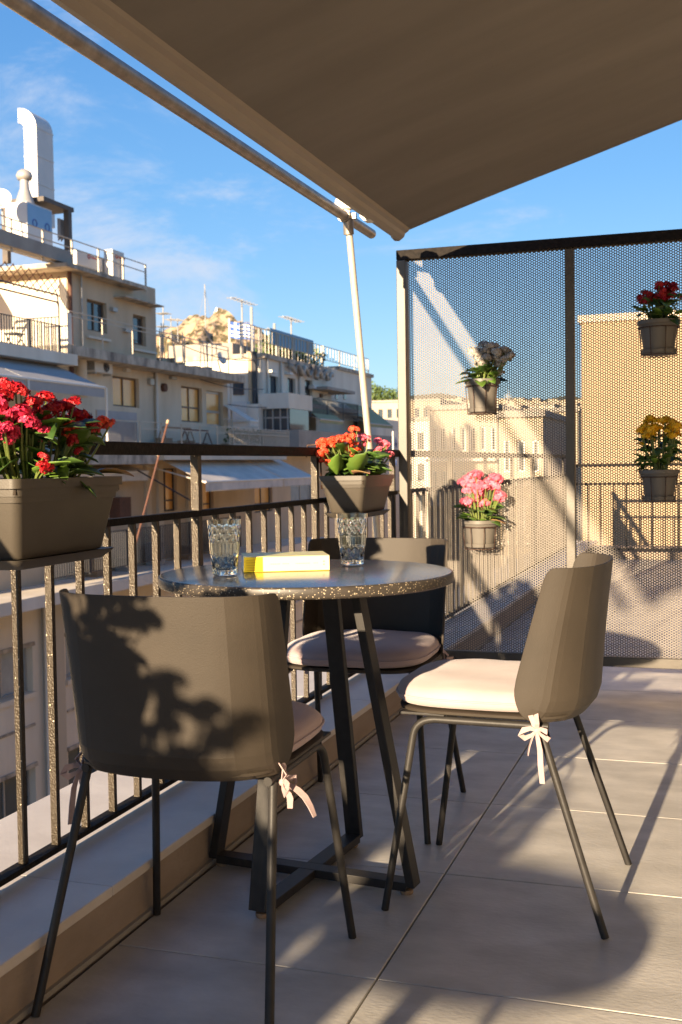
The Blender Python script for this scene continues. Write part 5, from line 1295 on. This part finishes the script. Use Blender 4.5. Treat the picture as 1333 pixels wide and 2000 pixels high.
# antennas and flag
def mast(px, py0, py1, X, label, arms=(), r=.045, wires=False):
    p0, p1 = FX(px, py0, X), FX(px, py1, X); t = thing('antenna', label, 'antenna', (p1.x, p1.y, p1.z), 'roof antennas')
    MB().tube([p1, Vector((p1.x, p1.y, p0.z))], r, 6).build('mast', M['alu'], t)
    for zf_, w in arms:
        z = p0.z-zf_; mb = MB(); mb.tube([(p1.x, p1.y-w*.45, z), (p1.x, p1.y+w*.55, z)], r*.5, 5)
        for k in range(7): y = p1.y-w*.42+w*.9*k/6; mb.tube([(p1.x-.3, y, z), (p1.x+.3, y, z)], r*.4, 4)
        mb.build('crossbar', M['alu'], t)
    if wires:
        for s_ in (-1, 1): MB().tube([(p1.x, p1.y, p0.z-.6), (p1.x, p1.y+s_*2.4, p1.z)], .018, 4).build('stay_wire', M['alu'], t)
mast(474, 585, 660, XF-4, 'tall television antenna behind the flag', ((.1, 3.2),))
mast(493, 600, 700, XF-1, 'pale pole beside the flag', (), .07)
mast(402, 556, 640, -60, 'guyed mast above the rocky hill left side', (), .07, True)
mast(570, 620, 690, XF-2, 'television antenna above the white block', ((.1, 2.8), (1.2, .8)))
mast(537, 632, 680, XF-2, 'short dark mast on the white block', (), .07)
mast(320, 600, 655, -24, 'thin antenna beside the beige penthouse', ((.3, .6), (.9, .6)), .03)
mast(335, 618, 660, -30, 'thin antenna in front of the left foot of the hill', ((.2, .8),), .03)
mast(348, 622, 668, -30, 'small aerial left of the hill top', ((.1, 1.0),), .03)
mast(525, 640, 690, XF-3, 'slim aerial with double bars left of the short mast', ((.1, .6), (.6, .6)), .03)
mast(597, 665, 700, XF-2, 'pale stub antenna near the right end of the roof', (), .06)
pf = FX(449, 622, XF-3); pf2 = FX(449, 690, XF-3); fl = thing('flag', 'blue and white striped flag with a cross on a white pole', 'flag', pf2)
MB().tube([pf2, (pf2.x, pf2.y, pf.z)], .045, 8).build('pole', M['whitepl'], fl)
fw_ = 1.32; fh_ = pf.z-.15-FX(449, 660, XF-3).z
def flagpt(u, v): return (pf2.x+.05+u*fw_, pf2.y+.14*math.sin(u*7)-.1*u, pf.z-.15-v*fh_-.30*u*u-.05*math.sin(u*5))
def fpatch(u0, u1, v0, v1, off):
    mb = MB(); n = 8; vs = []; fs = []
    for q in (0, 1):
        for i in range(n+1):
            u = u0+(u1-u0)*i/n
            for v in (v0, v1): x, y, z = flagpt(u, v); vs.append((x, y-off+(.008 if q else 0), z))
    k = 2*(n+1)
    for i in range(n): fs += [(2*i, 2*i+2, 2*i+3, 2*i+1), (k+2*i, k+2*i+1, k+2*i+3, k+2*i+2)]
    return mb.add(vs, fs)
mb = MB()
for i in range(9):
    if i % 2: m2 = fpatch(0 if i > 4 else .37, 1, i/9, (i+1)/9, 0); mb.add(m2.v, m2.f)
for a, b, c, d in ((.0, .37, 2/9, 3/9), (.148, .222, 0, 2/9), (.148, .222, 3/9, 5/9)):
    m2 = fpatch(a, b, c, d, .02); mb.add(m2.v, m2.f)
mb.build('white_stripes', M['whitepl'], fl)
mb = MB()
for i in range(9):
    if i % 2 == 0: m2 = fpatch(0 if i > 4 else .37, 1, i/9, (i+1)/9, 0); mb.add(m2.v, m2.f)
m2 = fpatch(0, .37, 0, 5/9, -.02); mb.add(m2.v, m2.f)
mb.build('blue_stripes', M['bluepaint'], fl)

# ---------------- the rocky hill with its chapel
def noise2(x, y, s):
    from mathutils import noise
    return noise.fractal(Vector((x*s, y*s, 3.1)), 0.9, 2.1, 7)
def hill(name, prof_px, D, depth, m, n=150, rough=8.0, seed=0, back=1.0, power=1.3, crag=0):
    xs_ = [ony(p[0], p[1], D) for p in prof_px]; X = [p.x for p in xs_]; Zp = [p.z for p in xs_]
    x0, x1 = X[0], X[-1]; vs = []; fs = []; ny = 44
    for j in range(ny+1):
        v = j/ny; y = D+(v-0.5)*depth*2
        for i in range(n+1):
            x = x0+(x1-x0)*i/n; h = np.interp(x, X, Zp)
            f = max(0, 1-abs(v-0.5)*2)**(1/power)
            z = GZ+(h-GZ)*f
            amp = rough*(0.25+0.75*min(1, 4*(abs(v-.5))))
            z += noise2(x+seed, y, 0.012)*amp+noise2(x+seed, y+77, 0.05)*amp*0.5+abs(noise2(x+seed+9, y+31, 0.022))*amp*0.9*crag
            vs.append((x, y, z))
    for j in range(ny):
        for i in range(n): a = j*(n+1)+i; fs.append((a, a+1, a+n+2, a+n+1))
    return struct(MB().add(vs, fs).build(name, m, smooth=False))
hill('rocky_hill', [(180, 900), (250, 790), (300, 690), (322, 652), (350, 640), (372, 624), (392, 628), (408, 620), (428, 610), (443, 618), (470, 632), (500, 650), (530, 672), (560, 690), (620, 720), (700, 760), (770, 880)], 1500, 330, M['rock'], 300, 22, crag=2.4)
p = ony(428, 613, 1500); ch = thing('hilltop_chapel', 'tiny white chapel with bell tower on the hilltop', 'chapel', p)
MB().box(p.x-5, p.x+4, 1494, 1506, p.z-8, p.z+2.0).build('nave', M['church'], ch); MB().box(p.x-2, p.x+1.2, 1492, 1496, p.z-8, p.z+5.5).build('bell_tower', M['church'], ch)
MB().add([(p.x-2.2, 1491.8, p.z+5.5), (p.x+1.4, 1491.8, p.z+5.5), (p.x+1.4, 1496.2, p.z+5.5), (p.x-2.2, 1496.2, p.z+5.5), (p.x-.4, 1494, p.z+9)], [(0, 1, 4), (1, 2, 4), (2, 3, 4), (3, 0, 4), (3, 2, 1, 0)]).build('spire', M['church'], ch)
hill('wooded_ridge', [(600, 860), (700, 790), (730, 770), (760, 776), (800, 772), (860, 768), (930, 780), (1000, 776), (1060, 780), (1110, 772), (1200, 790), (1330, 840)], 1300, 260, M['hillfar'], 110, 6, 400)
# small trees on the ridge between the row and the screen
for k, (px, py) in enumerate(((728, 762), (738, 770), (748, 772), (760, 775), (772, 774))):
    p = ony(px, py, 420); b_ = thing('cypress', ['tallest dark tree just right of the leaning pole', 'second dark tree on the ridge', 'middle tree of the group on the ridge', 'broad tree beside the red roof', 'tree next to the screen post'][k], 'tree', (p.x, p.y, p.z-8), 'trees on the ridge')
    bush(b_, 'crown', (p.x, p.y, p.z-1), 3.2, 260, 70+k, hs=1.5); MB().tube([(p.x, p.y, p.z-22), (p.x, p.y, p.z-2)], .4, 5).build('trunk', M['wood'], b_)

# ---------------- city blocks seen in the gap and through the screen
def block(label, px0, px1, py, D, dep, m, rows, cols, name='city_building', win='pane', wfrac=(.5, .55), group='distant city blocks', py_low=None, sep=False):
    A, B = ony(px0, py, D), ony(px1, py, D); z1 = (A.z+B.z)/2; t = thing(name, label, 'building', ((A.x+B.x)/2, D, GZ), group)
    st = 3.1; W_ = B.x-A.x; hs = []; cw = W_/cols
    for r in range(rows):
        for c in range(cols):
            u = (c+.5)*cw; v = z1-GZ-1.2-st*r
            hs.append((u-cw*wfrac[0]/2, u+cw*wfrac[0]/2, v-st*wfrac[1], v))
    mb = MB(); wall_holes(mb, (A.x, D, GZ), (1, 0, 0), (0, 0, 1), (0, -1, 0), W_, z1-GZ, hs, .25)
    mb.quad((A.x, D+dep, GZ), (A.x, D, GZ), (A.x, D, z1), (A.x, D+dep, z1)); mb.quad((B.x, D, GZ), (B.x, D+dep, GZ), (B.x, D+dep, z1), (B.x, D, z1))
    mb.quad((A.x, D, z1), (B.x, D, z1), (B.x, D+dep, z1), (A.x, D+dep, z1)); mb.build('wall', m, t)
    MB().box(A.x-.15, B.x+.15, D-.3, D+dep, z1+.01, z1+.35).build('roof_slab', M['concrete'], t)
    if sep:
        for h in hs: window(t, (A.x, D, GZ), (1, 0, 0), (0, -1, 0), h, .25, frame='alu', pane=win, mull=0, fw=.08)
        for r in range(rows): zz = z1-1.2-st*r-st*.78; MB().box(A.x, B.x, D-.9, D-.01, zz, zz+.16).build('balcony_slab', M['white_r'], t)
    else:
        mb = MB()
        for h in hs: mb.quad((A.x+h[0], D+.2, GZ+h[2]), (A.x+h[1], D+.2, GZ+h[2]), (A.x+h[1], D+.2, GZ+h[3]), (A.x+h[0], D+.2, GZ+h[3]))
        mb.build('windows', M[win], t, kind='stuff')
    return t, A, B, z1
block('pale block with rows of dark windows seen through the middle of the screen', 838, 972, 800, 78, 14, M['cream'], 6, 7, sep=True)
block('low sunlit cream block in the gap beside the screen post', 718, 905, 822, 110, 18, M['white_r'], 4, 8)
block('flat cream block behind the gap with long roof', 700, 860, 785, 190, 20, M['cream'], 5, 9)
block('taller tan block at the right of the pale one behind the screen', 975, 1060, 815, 60, 12, M['cream'], 5, 3, sep=True)
block('yellowish block with a dark top window behind the screen post', 1040, 1130, 805, 100, 12, M['cream'], 5, 3)
g = random.Random(77); k = 0
words = ['small', 'broad', 'narrow', 'low', 'tall', 'squat', 'long']
tones = [('white', 'white_r'), ('tan', 'cream'), ('beige', 'beige'), ('pale grey', 'beige2')]
ords = ['first', 'second', 'third', 'fourth', 'fifth', 'sixth', 'seventh', 'eighth', 'ninth', 'tenth', 'eleventh', 'twelfth', 'thirteenth', 'fourteenth', 'fifteenth', 'sixteenth', 'seventeenth', 'eighteenth', 'nineteenth', 'twentieth', 'last', 'outermost']
dc = MB()
for D in (420, 500, 600, 720):
    x = 640
    while x < 1130:
        w = g.uniform(10, 24); a_, b_2 = ony(x, 792-(D-260)*0.026+g.uniform(-4, 5), D), ony(x+w, 790, D)
        dc.box(a_.x, b_2.x, D, D+14, GZ, a_.z)
        for r_ in range(3):
            xx = a_.x+1.2
            while xx < b_2.x-1.5: dc.box(xx, xx+1.4, D-.25, D-.02, a_.z-2.6-3*r_, a_.z-2.45-3*r_); xx += 3.0
        x += w+g.uniform(0, 5)
o = dc.build('distant_city', M['cream'], kind='stuff'); o['label'] = 'mass of distant sunlit city blocks below the wooded ridge'; o['category'] = 'city'
for D in (260, 330):
    kk = 0
    x = 690 if D < 400 else 640
    while x < 1130:
        w = g.uniform(18, 42); py = 794-(D-260)*0.024+g.uniform(-5, 7); tn, tm_ = g.choice(tones)
        block('far %s block, %s from the left in the %s row of distant city blocks' % (tn, ords[min(kk, 21)], 'nearer' if D == 260 else 'further'), x, x+w, py, D+g.uniform(-20, 20), 12, M[tm_], 3, max(2, int(w/7)), wfrac=(.5, .5), group='far city blocks on the slope'); x += w+g.uniform(0, 10); k += 1; kk += 1
# tan party wall to the right beyond the terrace
t = thing('party_wall_building', 'tall blank tan wall of the next building beyond the terrace, seen through the screen', 'building', (2, 14, GZ))
A = ony(1135, 631, 14); MB().box(A.x, 14, 14, 26, GZ, A.z).build('wall', M['tan'], t)
MB().box(A.x-.03, 14, 13.97, 26, A.z+.002, A.z+.09).build('coping', M['beige2'], t)
# the far, closed end of our terrace
t = thing('end_parapet', 'low rendered parapet closing the far end of the terrace', 'parapet', (0, 12.4, 0))
MB().box(KX, 3.3, 12.1, 12.4, -.3, .12).build('wall', M['plinth'], t)
# next block on our own side of the street, its windows facing the beige block
t = thing('side_building', 'sand coloured block on our side of the street further along', 'building', (6, 60, GZ))
A = Vector((-1.7, 0, 0)); MB().box(A.x+.6, 14, 30, 90, GZ, 3.6).build('wall', M['tan'], t)
for k in range(12):
    for r in range(3): MB().box(A.x+.56, A.x+.598, 32+k*4.6, 33.6+k*4.6, .8-3.2*r, 2.4-3.2*r).build('window', M['pane'], t)
# narrow street sign board near the post
q = FX(769, 842, XF+6); sg = thing('vertical_sign', 'narrow vertical sign with dark letters beside the planter post', 'sign', (q.x, q.y, q.z-2.6))
q2 = FX(776, 890, XF+6); MB().box(q.x-.06, q.x-.02, q.y, q.y+.9, q2.z, q.z).build('board', M['whitepl'], sg)
for i, c_ in enumerate('ATII'):
    cu = bpy.data.curves.new('letter', 'FONT'); cu.body = c_; cu.size = 1.0; cu.extrude = .01; cu.align_x = 'CENTER'
    o = bpy.data.objects.new('letter', cu); C.objects.link(o); bpy.context.view_layer.update()
    me_ = bpy.data.meshes.new_from_object(o.evaluated_get(bpy.context.evaluated_depsgraph_get())); bpy.data.objects.remove(o)
    o = bpy.data.objects.new('letter', me_); C.objects.link(o); o.parent = sg
    o.location = (.0-0.015, q.y+.45-sg.location.y, q.z-.75-i*(q.z-q2.z)/4.1-sg.location.z); o.rotation_euler = (R(90), 0, R(90)); o.data.materials.append(M['bluepaint'])
    o.scale = (.7, .7, 1)
